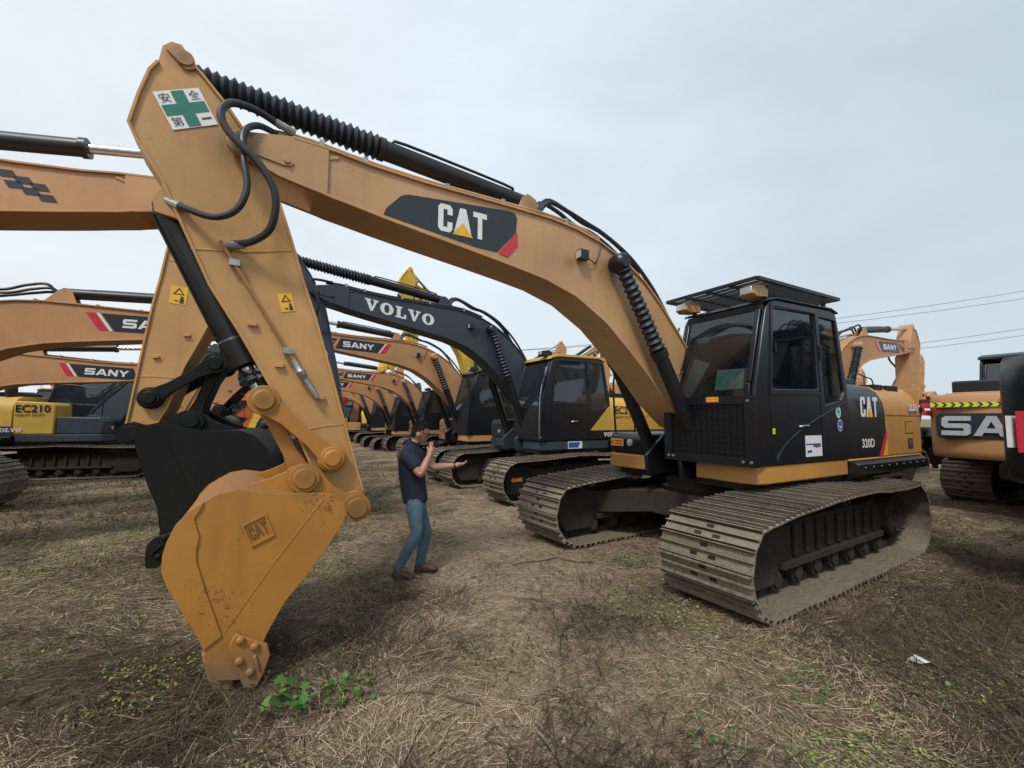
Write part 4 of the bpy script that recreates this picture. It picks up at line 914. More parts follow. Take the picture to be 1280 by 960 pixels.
k1 = mix(nt, straw.outputs['Color'], soil.outputs['Color'], (.20, .160, .115)); k1 = mix(nt, straw2.outputs['Color'], k1, (.25, .205, .15))
fine = ramp(nt, nc.outputs['Fac'], [(.32, .45), (.65, 1.35)])
k2 = mix(nt, 1, k1, fine.outputs['Color'], 'MULTIPLY')
gm = ramp(nt, na.outputs['Fac'], [(.50, 0), (.62, .55)]); gmul = nd(nt, 'ShaderNodeMath', operation='MULTIPLY'); nt.links.new(gm.outputs['Color'], gmul.inputs[0]); nt.links.new(nc.outputs['Fac'], gmul.inputs[1])
k3 = mix(nt, gmul.outputs[0], k2, (.06, .075, .022))
lg_ = noise_node(nt, .5, 4, .6, v); lr = ramp(nt, lg_.outputs['Fac'], [(.32, .5), (.66, 1.35)]); k4 = mix(nt, 1, k3, lr.outputs['Color'], 'MULTIPLY')
sp = nd(nt, 'ShaderNodeSeparateXYZ'); nt.links.new(v, sp.inputs[0])
wx = nd(nt, 'ShaderNodeMath', operation='MULTIPLY_ADD'); wx.inputs[1].default_value = 2.6; nt.links.new(nb.outputs['Fac'], wx.inputs[0]); nt.links.new(sp.outputs['X'], wx.inputs[2])
wa2 = nd(nt, 'ShaderNodeMath', operation='SUBTRACT'); wa2.inputs[1].default_value = 1.65; nt.links.new(wx.outputs[0], wa2.inputs[0])
wab = nd(nt, 'ShaderNodeMath', operation='ABSOLUTE'); nt.links.new(wa2.outputs[0], wab.inputs[0])
wm = nd(nt, 'ShaderNodeMapRange'); wm.inputs[1].default_value = 1.7; wm.inputs[2].default_value = .5; wm.inputs[3].default_value = 0; wm.inputs[4].default_value = .55; nt.links.new(wab.outputs[0], wm.inputs[0])
pale = mix(nt, 1, (.50, .365, .25), fine.outputs['Color'], 'MULTIPLY'); k4 = mix(nt, wm.outputs[0], k4, pale)
nt.links.new(k4, b.inputs['Base Color']); b.inputs['Roughness'].default_value = .95; b.inputs['Specular IOR Level'].default_value = .2
bp = nd(nt, 'ShaderNodeBump'); bp.inputs['Strength'].default_value = .9; bp.inputs['Distance'].default_value = .03
hh = nd(nt, 'ShaderNodeMath', operation='ADD'); nt.links.new(nc.outputs['Fac'], hh.inputs[0]); nt.links.new(ns.outputs['Fac'], hh.inputs[1]); nt.links.new(hh.outputs[0], bp.inputs['Height']); nt.links.new(bp.outputs[0], b.inputs['Normal'])
me.materials.append(m)

# ------------------------------------------------------------------ machines
hero = excavator('excavator', (2.763, 6.139, 0), -2.6217, 'large tan excavator with a black cab and CAT on its boom, its orange bucket tip resting on the soil in front', 'cat', hero=True, ta=.043)
G = 'excavators parked in rows on the yard'
hero[0]['group'] = G; hero[0]['label'] = 'large tan excavator, black cab, CAT on its boom, orange bucket resting on the near soil'
dark = dict(bucket=BKTBLK)
HR = -2.579
v1 = excavator('excavator', (.745, 10.91, 0), HR, 'dark grey excavator with a yellow cab roof, VOLVO lettered on its boom', 'volvo', G, boom=1, foot=(-.15, 1.68), stick=6, bucket=-12)
d = MB(); d.add([(1.80, 1.416, .47), (1.72, 1.416, .53), (1.72, 1.416, .50), (1.50, 1.416, .515), (1.54, 1.416, .475), (1.50, 1.416, .435), (1.72, 1.416, .44), (1.72, 1.416, .41)], [list(range(8))]); d.box(1.30, 1.90, 1.39, 1.413, .2, .76, 1)
for ch in v1[0].children:
    if ch.name.startswith('crawler_track') and sum(v.co.y for v in ch.data.vertices) > 0: d.build('guide_plate', [ORNG, BLACK], ch)
d = MB(); d.flat([[(0, 0), (.42, 0), (.42, .16), (0, .16)]], (.15, 1.186, 1.02), (-1, 0, 0), (0, 0, 1), 0); d.flat([[(.02, .02), (.3, .02), (.36, .14), (.02, .14)]], (.15, 1.188, 1.02), (-1, 0, 0), (0, 0, 1), 1); d.build('blue_sticker', [WHITE, BLUE], v1[0], recalc=False)
s2 = excavator('excavator', (-1.147, 14.18, 0), HR, 'orange SANY excavator whose black cab stands just behind the dark grey VOLVO machine', 'sany', G, foot=(-.2, 1.55), stick=3, colors=dark)[0]
s3 = copy_tree(s2); s3.location = (-4.05, 22.27, -.1); s3['label'] = 'second SANY excavator beyond the dark grey machine, its boom over the walking man'
s4 = copy_tree(s2); s4.location = (-6.14, 25.09, -.25); s4.rotation_euler.z = HR - .02; s4['label'] = 'third and farthest SANY excavator in the row, right of the tan stick'
s5 = copy_tree(s2); s5.location = (-9.0, 30.5, -.2); s5['label'] = 'far orange excavator at the end of the row, mostly behind the big tan stick'
excavator('excavator', (-1.5, 19.6, 0), HR, 'bright yellow excavator with its boom raised high behind the dark grey boom', 'plain', G, boom=40, stick=18, bucket=10, scale=1.05, colors=dict(boom=KOMY, stick=KOMY, bucket=KOMY, hood=KOMY, skirt=KOMY, cw=KOMY, hoodside=KOMY))
b2 = excavator('excavator', (-.4, 28.5, 0), .38, 'distant orange excavator, its raised stick tip above the yellow cab roof on the left', 'sany', G, boom=30, stick=18, bucket=10)[0]
b3 = copy_tree(b2); b3.location = (2.2, 25.7, 0); b3['label'] = 'distant orange excavator, its raised stick tip just left of the tan boom foot'
b4 = excavator('excavator', (7.9, 11.8, 0), .5, 'orange excavator behind the black cab, its boom and stick facing right above the engine hood', 'sany', G, boom=0, stick=15, colors=dict(bucket=BKTBLK))[0]
b4.scale = (1.1,) * 3
b5 = copy_tree(b4); b5.scale = (1, 1, 1); b5.location = (14.2, 21.5, 0); b5['label'] = 'farther orange excavator whose low boom shows just over the rear engine hood'
b6 = copy_tree(b2); b6.location = (29.5, 34, 0); b6['label'] = 'far small orange excavator with stick raised, left of the black cab at right'
# two machines seen from the rear at the right edge
sr, srcab, srh, sre, srcw = excavator('excavator', (11.85, 9.07, 0), .45, 'orange excavator seen from behind, silver SA letters and a chevron strip on its counterweight', 'sany', G, colors=dict(lower=BLACK))
d = MB(); x = -3.835
d.prism([(-.93, 1.37), (-.96, 1.42), (-.96, 1.76), (-.9, 1.82), (.9, 1.82), (.96, 1.76), (.96, 1.42), (.93, 1.37)], x, x + .12, 'x', 0)
word(d, 'SANY', (x - .002, .88, 1.42), (0, -1, 0), (0, 0, 1), 1.72, .35, 1, .12, .05, .03)
d.add([(x - .004, 1.02, 1.94), (x - .004, -.95, 1.94), (x - .004, -.95, 2.015), (x - .004, 1.02, 2.015)], [[0, 1, 2, 3]], 2)
d.box(x - .003, x + .2, -.96, 1.03, 1.93, 2.02, 4)
for k in range(16):
    y = .98 - k * .12; d.add([(x - .006, y, 2.015), (x - .006, y - .04, 2.015), (x - .006, y - .08, 1.978), (x - .006, y - .04, 1.94), (x - .006, y, 1.94), (x - .006, y - .04, 1.978)], [[0, 1, 2, 3, 4, 5]], 3)
for k in range(2): d.box(-3.72, -3.40, 1.12, 1.19 + .003, 1.78 + k * .14, 1.88 + k * .14, 5)
d.build('maker_name', [DECALBLK, SILV, LIME, DECALBLK, SANYO, RED], srcw)
d = MB(); d.box(-3.0, -1.4, .15, 1.0, 2.2, 2.46); d.build('air_box', BLACK, sr, .04)
kr, krcab, krh, kre, krcw = excavator('excavator', (9.02, 4.60, 0), .34, 'black rear counterweight with a red patch, cut off by the right edge of the view', 'cat', G, colors=dict(cw=BLACK), scale=1.08)
d = MB(); x = -3.835
d.box(x - .002, x + .2, .965, .995, 1.34, 1.62, 0)
d.box(x - .001, x + .25, -.9, .93, 1.30, 1.66, 1); d.box(x - .004, x - .001, .74, .84, 1.43, 1.53, 2); d.box(x - .003, x + .3, -.6, .5, 2.02, 2.12, 3)
d.build('maker_name', [WHITE, RED, BLACK, DYEL], krcw)
for ch in list(krh.children):
    if ch.name.startswith('model_decal'): pass
# left row, facing right
L1 = excavator('excavator', (-10.0, 3.02, 0), .38, 'orange excavator reaching in from the left edge, its black bucket behind the orange one', 'sany', G, boom=.5, stick=9, bucket=-27, ks=.87, kp=1.22, ka=1.05, scale=1.15, dshift=-.62, lw=1.5, colors=dict(stick=STICKY, bucket=BKTBLK))[0]
l2 = excavator('excavator', (-10.9, 6.33, 0), .38, 'orange SANY excavator at left, the higher of two long booms, chrome pipe along its top', 'sany', G, boom=-2.5, foot=(.15, 1.22), stick=-8, ks=.85, dshift=.15, lw=1.4, bucket=-10, colors=dict(bucket=BKTBLK), scale=1.06)[0]
l3 = excavator('excavator', (-14.0, 8.87, 0), .38, 'orange SANY excavator at left, the lower of two long booms, in front of the EC210', 'sany', G, boom=-5, foot=(.15, 1.0), stick=33, bucket=17, ks=.68, dshift=.3, colors=dict(bucket=BKTBLK))[0]
l4 = excavator('excavator', (-12.6, 13.2, 0), .33, 'yellow and grey EC210 excavator side-on at left, dark bent boom rising to the right', 'volvo', G, boom=-1, stick=-10, bucket=-10)[0]
l5 = excavator('excavator', (-24.0, 23.2, 0), .38, 'yellow roofed excavator with a red beacon behind the EC210 machine', 'volvo', G, boom=-10, stick=-30, beacon=True)[0]
l6 = excavator('excavator', (-30.0, 26.8, 0), .38, 'red orange excavator with black bodywork at the far left horizon', 'plain', G, boom=-10, stick=-30, colors=dict(boom=HITO, stick=HITO, bucket=HITO, hood=HITO, skirt=HITO, cw=BLACK, hoodside=BLACK))[0]
l7 = copy_tree(l6); l7.location = (-17.4, 27.5, 0); l7['label'] = 'red orange excavator in the gap between the black link and the tan stick'
l8 = copy_tree(l6); l8.location = (-19.5, 24.0, 0); l8['label'] = 'red orange excavator just left of the gap, far behind the EC210 machine'
m4 = excavator('excavator', (-15.2, 20.8, 0), -.45, 'bright yellow excavator whose bucket shows between black bucket and tan stick', 'plain', G, boom=-6, stick=-15, bucket=-10, colors=dict(boom=KOMY, stick=KOMY, bucket=KOMY, hood=KOMY, skirt=KOMY, cw=KOMY, hoodside=KOMY))[0]
m1 = copy_tree(b2); m1.location = (-11.2, 30.5, 0); m1.scale = (.8,) * 3; m1['label'] = 'small orange excavator seen side-on beyond the row of tracks'
m2 = copy_tree(m4); m2.location = (-13.0, 38, 0); m2.rotation_euler.z = 2.5; m2['label'] = 'yellow excavator low on the horizon beside the far row'

# ------------------------------------------------------------------ trees on the horizon
BARK = plain('bark', (.09, .075, .06), .9)
def leafmat():
    m, nt, b = newmat('hazy_grey_green_leaves')
    tc = nd(nt, 'ShaderNodeTexCoord'); n = noise_node(nt, .8, 3, .6, tc.outputs['Object'])
    r = ramp(nt, n.outputs['Fac'], [(.3, (.10, .125, .105)), (.7, (.21, .245, .225))]); nt.links.new(r.outputs['Color'], b.inputs['Base Color']); b.inputs['Roughness'].default_value = .9
    return m
LEAF = leafmat()
protos = []
for v in range(3):
    rnd = random.Random(v); t = empty('poplar_tree', (0, 0, 0))
    tr = MB(); tr.tube([(0, 0, -.3), (.1, .05, 2.5), (0, .1, 5), (.05, 0, 7.6)], .11, 7); 
    for k in range(9):
        z = 1.8 + k * .6; a = rnd.random() * 6.28; tr.tube([(0, 0, z), (math.cos(a) * .5, math.sin(a) * .5, z + .8), (math.cos(a) * .8, math.sin(a) * .8, z + 1.7)], .03, 5)
    tr.build('trunk', BARK, t)
    c = MB()
    for k in range(1500):
        z = rnd.uniform(1.8, 8.6); w = 1.25 * math.sin(min(1, (z - 1.2) / 3.2) * 1.57) * (1 - max(0, z - 5) / 4.4) + .12; a = rnd.random() * 6.28; rr = w * math.sqrt(rnd.random()) * (.75 + .5 * noise.noise(Vector((math.cos(a) * 1.5, z * .8, v * 9))))
        p = Vector((rr * math.cos(a), rr * math.sin(a), z)); e = Vector([rnd.uniform(-1, 1) for _ in range(3)]).normalized() * .13; f = Vector([rnd.uniform(-1, 1) for _ in range(3)]).normalized() * .11
        c.add([p - e, p + f, p + e, p - f], [[0, 1, 2, 3]])
    c.build('crown', LEAF, t, recalc=False); protos.append(t)
rnd = random.Random(11); first = [True] * 3
for k in range(58):
    x = -62 + k * 2.3 + rnd.uniform(-.8, .8); v = rnd.randrange(3)
    if first[v]: t = protos[v]; first[v] = False
    else: t = copy_tree(protos[v])
    t.location = (x, 92 + rnd.uniform(-5, 6) + abs(x) * .05, 0); t.rotation_euler.z = rnd.random() * 6; s = rnd.uniform(.72, 1.05); t.scale = (s * 1.15, s * 1.15, s)
    tag(t, 'thin grey-green tree in the hazy line along the horizon', 'tree', 'trees along the horizon')

# ------------------------------------------------------------------ pylon and wires
PYL = plain('hazy_galvanised_steel', (.42, .46, .49), .7)
py = empty('electricity_pylon', (-266, 250, 0)); tag(py, 'faint lattice pylon standing far off under the left booms', 'pylon')
m = MB()
for sx in (-1, 1):
    for sy in (-1, 1): m.bar((sx * 3.5, sy * 3, 0), (sx * 1.0, sy * 1, 13), .22, .22)
    m.bar((sx * 1.0, 0, 13), (sx * 7.0, 0, 24.5), .22, .22); m.bar((sx * .2, 0, 14), (sx * 5.2, 0, 23), .16, .16)
for k in range(6):
    z0, z1 = k * 2.1, k * 2.1 + 2.1; w0 = 3.5 - 2.5 * z0 / 13; w1 = 3.5 - 2.5 * z1 / 13
    m.bar((-w0, -1, z0), (w1, -1, z1), .12, .12); m.bar((w0, -1, z0), (-w1, -1, z1), .12, .12)
for k in range(5):
    t0, t1 = k / 5, (k + 1) / 5
    for sx in (-1, 1): m.bar((sx * (1 + 6 * t0), 0, 13 + 11.5 * t0), (sx * (.2 + 5 * t1), 0, 14 + 9 * t1), .1, .1)
m.build('tower', PYL, py)
m = MB(); m.bar((-9.5, 0, 22.8), (9.5, 0, 22.8), .25, .25); m.bar((-9.5, 0, 22.8), (-6, 0, 23.7), .14, .14); m.bar((9.5, 0, 22.8), (6, 0, 23.7), .14, .14); m.build('crossarm', PYL, py)
for sx in (-9, 0, 9):
    m = MB(); m.cyl((sx, 0, 22.8), (sx, 0, 20.6), .12, 6); m.build('insulator', PYL, py)
WIRE = plain('grey_cable', (.20, .22, .24), .6)
for (z0, z1, lab) in ((15.9, 19.6, 'highest of four thin power lines crossing the sky at upper right'), (15.2, 18.5, 'second highest thin power line crossing the sky at right'), (11.0, 14.3, 'third thin power line, just over the orange boom at right'), (10.4, 13.3, 'lowest thin power line above the machines at right')):
    m = MB(); m.tube([(46.7 + (t - .6) * 30, 60, z0 + (t - .6) * 30 * (z1 - z0) / 28 + .6 * (t - .5) ** 2 - .1) for t in [k / 6 for k in range(-6, 18)]], .035, 5, 0, 2)
    w = m.build('power_line', WIRE); tag(w, lab, 'power line', 'power lines at right')

# ------------------------------------------------------------------ person
SKIN = plain('skin', (.38, .195, .130), .5, 0, .12, 14)
HAIR = plain('black_hair', (.008, .0075, .0075), .85, 0, .3, 60)
NAVY = plain('navy_cotton', (.010, .014, .032), .85, 0, .25, 14, .3)
DENIM = plain('blue_denim', (.075, .125, .17), .85, 0, .30, 10, .4)
LEATH = plain('brown_leather', (.075, .032, .02), .45, 0, .2)
def skinmesh(name, verts, edges, rad, mat, parent, root=0, sub=2):
    me = bpy.data.meshes.new(name); me.from_pydata(verts, edges, []); o = bpy.data.objects.new(name, me); COL.objects.link(o)
    mo = o.modifiers.new('skin', 'SKIN'); mo.use_smooth_shade = True; su = o.modifiers.new('sub', 'SUBSURF'); su.levels = su.render_levels = sub
    for i, r in enumerate(rad):
        sv = me.skin_vertices[0].data[i]; sv.radius = r if isinstance(r, tuple) else (r, r); sv.use_root = (i == root)
    dg = bpy.context.evaluated_depsgraph_get(); nm = bpy.data.meshes.new_from_object(o.evaluated_get(dg)); bpy.data.objects.remove(o)
    nm.polygons.foreach_set('use_smooth', [True] * len(nm.polygons)); nm.materials.clear(); nm.materials.append(mat)
    o = bpy.data.objects.new(name, nm); COL.objects.link(o); o.parent = parent
    return o
pr = empty('person', (-1.05, 4.87, gh(-1.05, 4.87) + .004), .04); tag(pr, 'man in navy shirt and blue jeans walking right, phone raised to his face', 'person')
V_ = []; E_ = []; R_ = []
def J(p, r, par=None):
    V_.append(p); R_.append(r); i = len(V_) - 1
    if par is not None: E_.append((par, i))
    return i
pel = J((0, 0, .82), .08); wa_ = J((-.02, 0, .98), .085, pel); ch = J((-.04, 0, 1.15), .085, wa_); uc = J((-.055, 0, 1.30), .075, ch)
nk = J((-.035, 0, 1.40), .062, uc); hb_ = J((.005, 0, 1.47), .055, nk)
for s_, sh, el_, wr, hand_dir in ((-1, (-.055, -.165, 1.32), (.085, -.235, 1.09), (.175, -.17, 1.31), Vector((.25, .25, 1))), (1, (-.05, .165, 1.32), (.17, .21, 1.125), (.415, .15, 1.155), Vector((1, -.05, .22)))):
    a = J((sh[0], sh[1] * .93, sh[2] - .035), .040, uc); b = J(tuple((Vector(sh) * .5 + Vector(el_) * .5)), .056, a); c = J(el_, .050, b); d_ = J(tuple(Vector(el_) * .55 + Vector(wr) * .45), .047, c); e = J(wr, .031, d_)
    hd_ = hand_dir.normalized(); sdv = Vector((0, 1, 0)).cross(hd_).normalized() if s_ < 0 else Vector((0, 0, 1)).cross(hd_).normalized(); nrm = hd_.cross(sdv).normalized()
    pm = J(tuple(Vector(wr) + hd_ * .05), .033, e); 
    for k in range(4):
        o_ = (k - 1.5) * .019; base_ = Vector(wr) + hd_ * .085 + sdv * o_; ln = (.06, .07, .066, .052)[k]
        f1 = J(tuple(base_), .0105, pm); f2 = J(tuple(base_ + hd_ * ln * .5 + nrm * .006), .009, f1); f3 = J(tuple(base_ + hd_ * ln * .85 + nrm * .026), .0075, f2)
    t1 = J(tuple(Vector(wr) + hd_ * .035 + sdv * -.035), .012, pm); t2 = J(tuple(Vector(wr) + hd_ * .075 + sdv * -.055 + nrm * .012), .0095, t1)
for s_, kn, an, to in ((-1, (.045, -.10, .46), (-.155, -.10, .10), (-.04, -.11, .035)), (1, (.11, .10, .43), (.05, .10, .105), (.17, .10, .035))):
    a = J((0, s_ * .085, .74), .055, pel); b = J(tuple(Vector((0, s_ * .09, .78)) * .5 + Vector(kn) * .5), .045, a); c = J(kn, .04, b); d_ = J(tuple(Vector(kn) * .6 + Vector(an) * .4), .038, c); e = J(an, .034, d_); f = J(to, .03, e)
bod = skinmesh('body', V_, E_, R_, SKIN, pr)
HC = Vector((.048, 0, 1.525)); HR_ = Matrix.Rotation(R(14), 3, 'Y')
def headpt(x, y, z, g=0, hair=False):
    X, Y, Z = .096 * x, .077 * y, .120 * z
    if z < 0:
        Y *= 1 - .36 * (-z) ** 1.3; X *= 1 - .12 * (-z)
        if x < 0: X *= 1 - .42 * min(1, -z)
    if x > .45: X = .096 * (.45 + (x - .45) * .72) * (1 - .12 * max(0, -z))
    if x > 0 and not hair:
        X += .024 * math.exp(-(y / .15) ** 2 - ((z + .15) / .15) ** 2) + .008 * math.exp(-(y / .28) ** 2 - ((z + .50) / .05) ** 2) + .007 * math.exp(-(y / .25) ** 2 - ((z + .62) / .05) ** 2) + .014 * math.exp(-(y / .35) ** 2 - ((z + .86) / .13) ** 2)
        X -= .012 * math.exp(-((abs(y) - .36) / .16) ** 2 - ((z - .06) / .1) ** 2); X += .004 * math.exp(-((z - .24) / .07) ** 2)
    p = Vector((X, Y, Z)); p += p.normalized() * g
    return HC + HR_ @ p
hvv, hff = [], []; A1, A2 = 40, 28
for j in range(A2 + 1):
    for i in range(A1):
        th = math.pi * j / A2; ph = 2 * math.pi * i / A1; hvv.append(headpt(math.sin(th) * math.cos(ph), math.sin(th) * math.sin(ph), math.cos(th)))
hff = [[j * A1 + i, j * A1 + (i + 1) % A1, (j + 1) * A1 + (i + 1) % A1, (j + 1) * A1 + i] for j in range(A2) for i in range(A1)]
mb = MB(); mb.add([v.co[:] for v in bod.data.vertices], [list(p.vertices) for p in bod.data.polygons]); mb.add(hvv, hff)
for s_ in (-1, 1): mb.rev(HC + HR_ @ Vector((-.012, s_ * .070, -.012)), HC + HR_ @ Vector((-.020, s_ * .092, -.010)), [(0, .020), (.010, .031), (.016, .029), (.020, .018)], 12)
bpy.data.objects.remove(bod); mb.build('body', SKIN, pr, ang=70)
# shirt
V_, E_, R_ = [], [], []
a0 = J((.0, 0, .745), .15); a = J((0, 0, .82), .148, a0); b = J((-.03, 0, .94), .15, a); c = J((-.045, 0, 1.12), .16, b); d_ = J((-.06, 0, 1.28), .145, c); e = J((-.055, 0, 1.375), .10, d_); e2 = J((-.035, 0, 1.43), .078, e)
for s_, sh, el_ in ((-1, (-.055, -.165, 1.31), (.085, -.235, 1.09)), (1, (-.05, .165, 1.31), (.17, .21, 1.125))):
    f = J(sh, .090, d_); g_ = J(tuple(Vector(sh) * .55 + Vector(el_) * .45), .078, f); h_ = J(tuple(Vector(sh) * .25 + Vector(el_) * .75), .074, g_)
skinmesh('shirt', V_, E_, R_, NAVY, pr)
V_, E_, R_ = [], [], []
a0 = J((0, 0, .93), .085); a = J((0, 0, .85), .098, a0); b0 = J((0, 0, .76), .108, a)
for s_, kn, an in ((-1, (.045, -.10, .46), (-.155, -.10, .10)), (1, (.11, .10, .43), (.05, .10, .105))):
    c = J((.01, s_ * .085, .68), .098, b0); b = J(tuple(Vector((0, s_ * .09, .72)) * .4 + Vector(kn) * .6), .082, c); d_ = J(kn, .068, b); e = J(tuple(Vector(kn) * .55 + Vector(an) * .45 + Vector((-.01, 0, 0))), .064, d_); f = J(tuple(Vector(kn) * .2 + Vector(an) * .8), .058, e); g0 = J(tuple(Vector(an) + Vector((0, 0, .02))), .062, f); g_ = J(tuple(Vector(an) + Vector((0, 0, -.045))), .05, g0)
skinmesh('jeans', V_, E_, R_, DENIM, pr, 1)
for ank, toe in (((-.165, -.10, .075), (-.02, -.11, .02)), ((.035, .10, .075), (.21, .10, .035))):
    V_, E_, R_ = [], [], []
    A_ = Vector(ank); T_ = Vector(toe); a = J(tuple(A_ + Vector((-.055, 0, -.02))), (.052, .048)); b = J(tuple(A_ * .6 + T_ * .4 + Vector((0, 0, -.005))), (.056, .05), a); c = J(toe, (.056, .040), b); d_ = J(tuple(T_ + (T_ - A_).normalized() * .045), (.045, .03), c); J(tuple(A_ + Vector((-.01, 0, .03))), .055, b)
    skinmesh('shoe', V_, E_, R_, LEATH, pr)
hm_ = MB(); rnd = random.Random(2); hv = []
for j in range(A2 + 1):
    for i in range(A1):
        th = math.pi * j / A2; ph = 2 * math.pi * i / A1; x_, y_, z_ = math.sin(th) * math.cos(ph), math.sin(th) * math.sin(ph), math.cos(th)
        line = .58 if x_ > .5 else (.58 - (.5 - x_) * 1.0 if x_ > -.1 else -.02 - (-.1 - x_) * .75)
        gk_ = .007 + .018 * max(0, z_ - .3) + .004 * noise.noise(Vector((x_ * 6, y_ * 6, z_ * 6)))
        hv.append((headpt(x_, y_, z_, gk_ if z_ > line else -.02, True), z_ > line - .12))
for j in range(A2):
    for i in range(A1):
        q = [j * A1 + i, j * A1 + (i + 1) % A1, (j + 1) * A1 + (i + 1) % A1, (j + 1) * A1 + i]
        if all(hv[k][1] for k in q): hm_.add([hv[k][0] for k in q], [[0, 1, 2, 3]])
for k in range(420):
    ph = rnd.random() * 6.28; z_ = rnd.uniform(.1, 1); r_ = math.sqrt(1 - z_ * z_); x_, y_ = r_ * math.cos(ph), r_ * math.sin(ph)
    if x_ > .3 and z_ < .5: continue
    p = headpt(x_, y_, z_, .016, True); dd = (p - HC).normalized() * .012 + Vector((rnd.uniform(0, .022), rnd.uniform(-.01, .01), rnd.uniform(-.004, .01))); hm_.bar(p, p + dd, .004, .004)
hm_.build('hair', HAIR, pr, ang=80)
gl_ = MB()
for s_ in (-1, 1):
    gl_.bar(HC + HR_ @ Vector((.088, s_ * .062, .010)), HC + HR_ @ Vector((-.012, s_ * .079, .008)), .004, .007)
    gl_.tube([HC + HR_ @ Vector((.092, s_ * .034 + a_, .004 + b_)) for a_, b_ in ell(0, 0, .026, .019, 10)], .0028, 4, 0, 1)
    gl_.rev(HC + HR_ @ Vector((.083, s_ * .034, .006)), HC + HR_ @ Vector((.086, s_ * .034, .006)), [(0, .011), (.003, .008)], 8)
gl_.bar(HC + HR_ @ Vector((.094, -.01, .008)), HC + HR_ @ Vector((.094, .01, .008)), .004, .004); gl_.build('glasses', BLACK, pr)
wt = MB(); wt.rev((.40, .15, 1.153), (.43, .15, 1.158), [(0, .032), (.005, .036), (.025, .036), (.03, .032)], 16); wt.build('wristwatch', BLACK, pr)
cl = MB(); cl.rev((-.055, 0, 1.385), (-.025, 0, 1.445), [(0, .085), (.03, .078), (.062, .070)], 18, caps=False); cl.build('collar', NAVY, pr)
ph_ = MB(); ph_.bar((-.012, -.07, .01), (.012, .07, -.01), .012, .07); phn = ph_.build('mobile_phone', BLACK); phn.location = (-1.05 + .235, 4.87 - .14, 1.425); tag(phn, 'black phone held up in the right hand of the man in navy', 'phone')

# ------------------------------------------------------------------ ground cover
def flatmat(name, cols, rough=.9):
    m, nt, b = newmat(name); oi = nd(nt, 'ShaderNodeNewGeometry'); r = ramp(nt, oi.outputs['Random Per Island'], [(i / max(1, len(cols) - 1), c) for i, c in enumerate(cols)])
    nt.links.new(r.outputs['Color'], b.inputs['Base Color']); b.inputs['Roughness'].default_value = rough; b.inputs['Specular IOR Level'].default_value = .2
    return m
STRAW = flatmat('dry_straw', [(.07, .047, .028), (.23, .162, .10), (.38, .28, .18), (.55, .43, .285), (.22, .155, .095)])
DEAD = flatmat('dark_dead_grass', [(.02, .014, .010), (.055, .038, .025), (.12, .085, .052)])
GRASS = flatmat('fresh_grass', [(.045, .075, .018), (.09, .13, .03), (.15, .16, .06)])
WEED = flatmat('weed_leaves', [(.03, .085, .018), (.06, .15, .03), (.12, .21, .05)], .6)
rnd = random.Random(5)
def blades(n, sampler, lmin, lmax, wid, lift_, mat, name, label, cat, bend=.0, dens=None):
    v = []; f = []
    for k in range(n):
        x, y = sampler()
        d = math.hypot(x, y)
        nn = noise.noise(Vector((x * .8, y * .8, 11)))
        if dens and rnd.random() > dens(x, y, nn): continue
        an = noise.noise(Vector((x * .45, y * .45, 21))) * 5 + rnd.gauss(0, .8); l = rnd.uniform(lmin, lmax); w = wid * rnd.uniform(.6, 1.4) * max(1, d / 5)
        z = gh(x, y) + rnd.uniform(.0, lift_); t = Vector((math.cos(an), math.sin(an), rnd.uniform(-.1, bend) )).normalized() * l; s_ = Vector((-math.sin(an), math.cos(an), rnd.uniform(-.4, .4))) * w / 2
        p = Vector((x, y, z)); q = p + t * .5 + Vector((0, 0, abs(bend) * l * .25)); r_ = p + t; r_.z = max(r_.z, gh(r_.x, r_.y) + .004) if bend < .3 else r_.z
        o = len(v); v += [p - s_, p + s_, q + s_, q - s_, r_ + s_ * .3, r_ - s_ * .3]; f += [(o, o + 1, o + 2, o + 3), (o + 3, o + 2, o + 4, o + 5)]
    me = bpy.data.meshes.new(name); me.from_pydata([tuple(p) for p in v], [], f); me.materials.append(mat); o = bpy.data.objects.new(name, me); COL.objects.link(o); tag(o, label, cat, kind='stuff'); return o
def frus(dmax, dmin=1.6, pw=1.0):
    def s():
        while True:
            d = dmin + (dmax - dmin) * rnd.random() ** pw; x = rnd.uniform(-1.3, 1.3) * d
            return x, d
    return s
def path(x, y): return max(0, 1 - abs(x - .35 - noise.noise(Vector((y * .3, 3, 1))) * .8) / 1.7) if y < 9 else .3
blades(100000, frus(13, 1.5, 1.25), .03, .19, .0032, .018, STRAW, 'dry_straw', 'pale broken straw littered over the soil', 'straw', .12, lambda x, y, n: (.6 + n * 1.9) * (1 - .6 * path(x, y)))
blades(70000, frus(9, 1.5, 1.2), .012, .05, .0035, .008, STRAW, 'straw_chips', 'short chips of trampled straw and chaff', 'straw', .15, lambda x, y, n: .4 + .6 * path(x, y) + n)
blades(42000, frus(11, 1.5, 1.2), .08, .38, .004, .03, DEAD, 'dead_grass', 'dark tangled dead grass lying on the soil', 'dead grass', .22, lambda x, y, n: (.25 - n * 1.2) + (.35 if (x > 2.2 and y < 5.2) or (x < -.3 and y < 3.6) else 0))
def around_track():
    t = rnd.random(); return (2.0 + 3.4 * t + rnd.uniform(.1, 1.3) , 3.5 + 2.3 * t + rnd.uniform(-1.1, -.05))
blades(2600, around_track, .10, .36, .0035, .03, DEAD, 'tall_dead_stems', 'tall dark dead stems heaped along the near track', 'dead grass', .45)
def heap():
    c = rnd.choice(HEAPS); return rnd.gauss(c[0], c[2]), rnd.gauss(c[1], c[2] * .6)
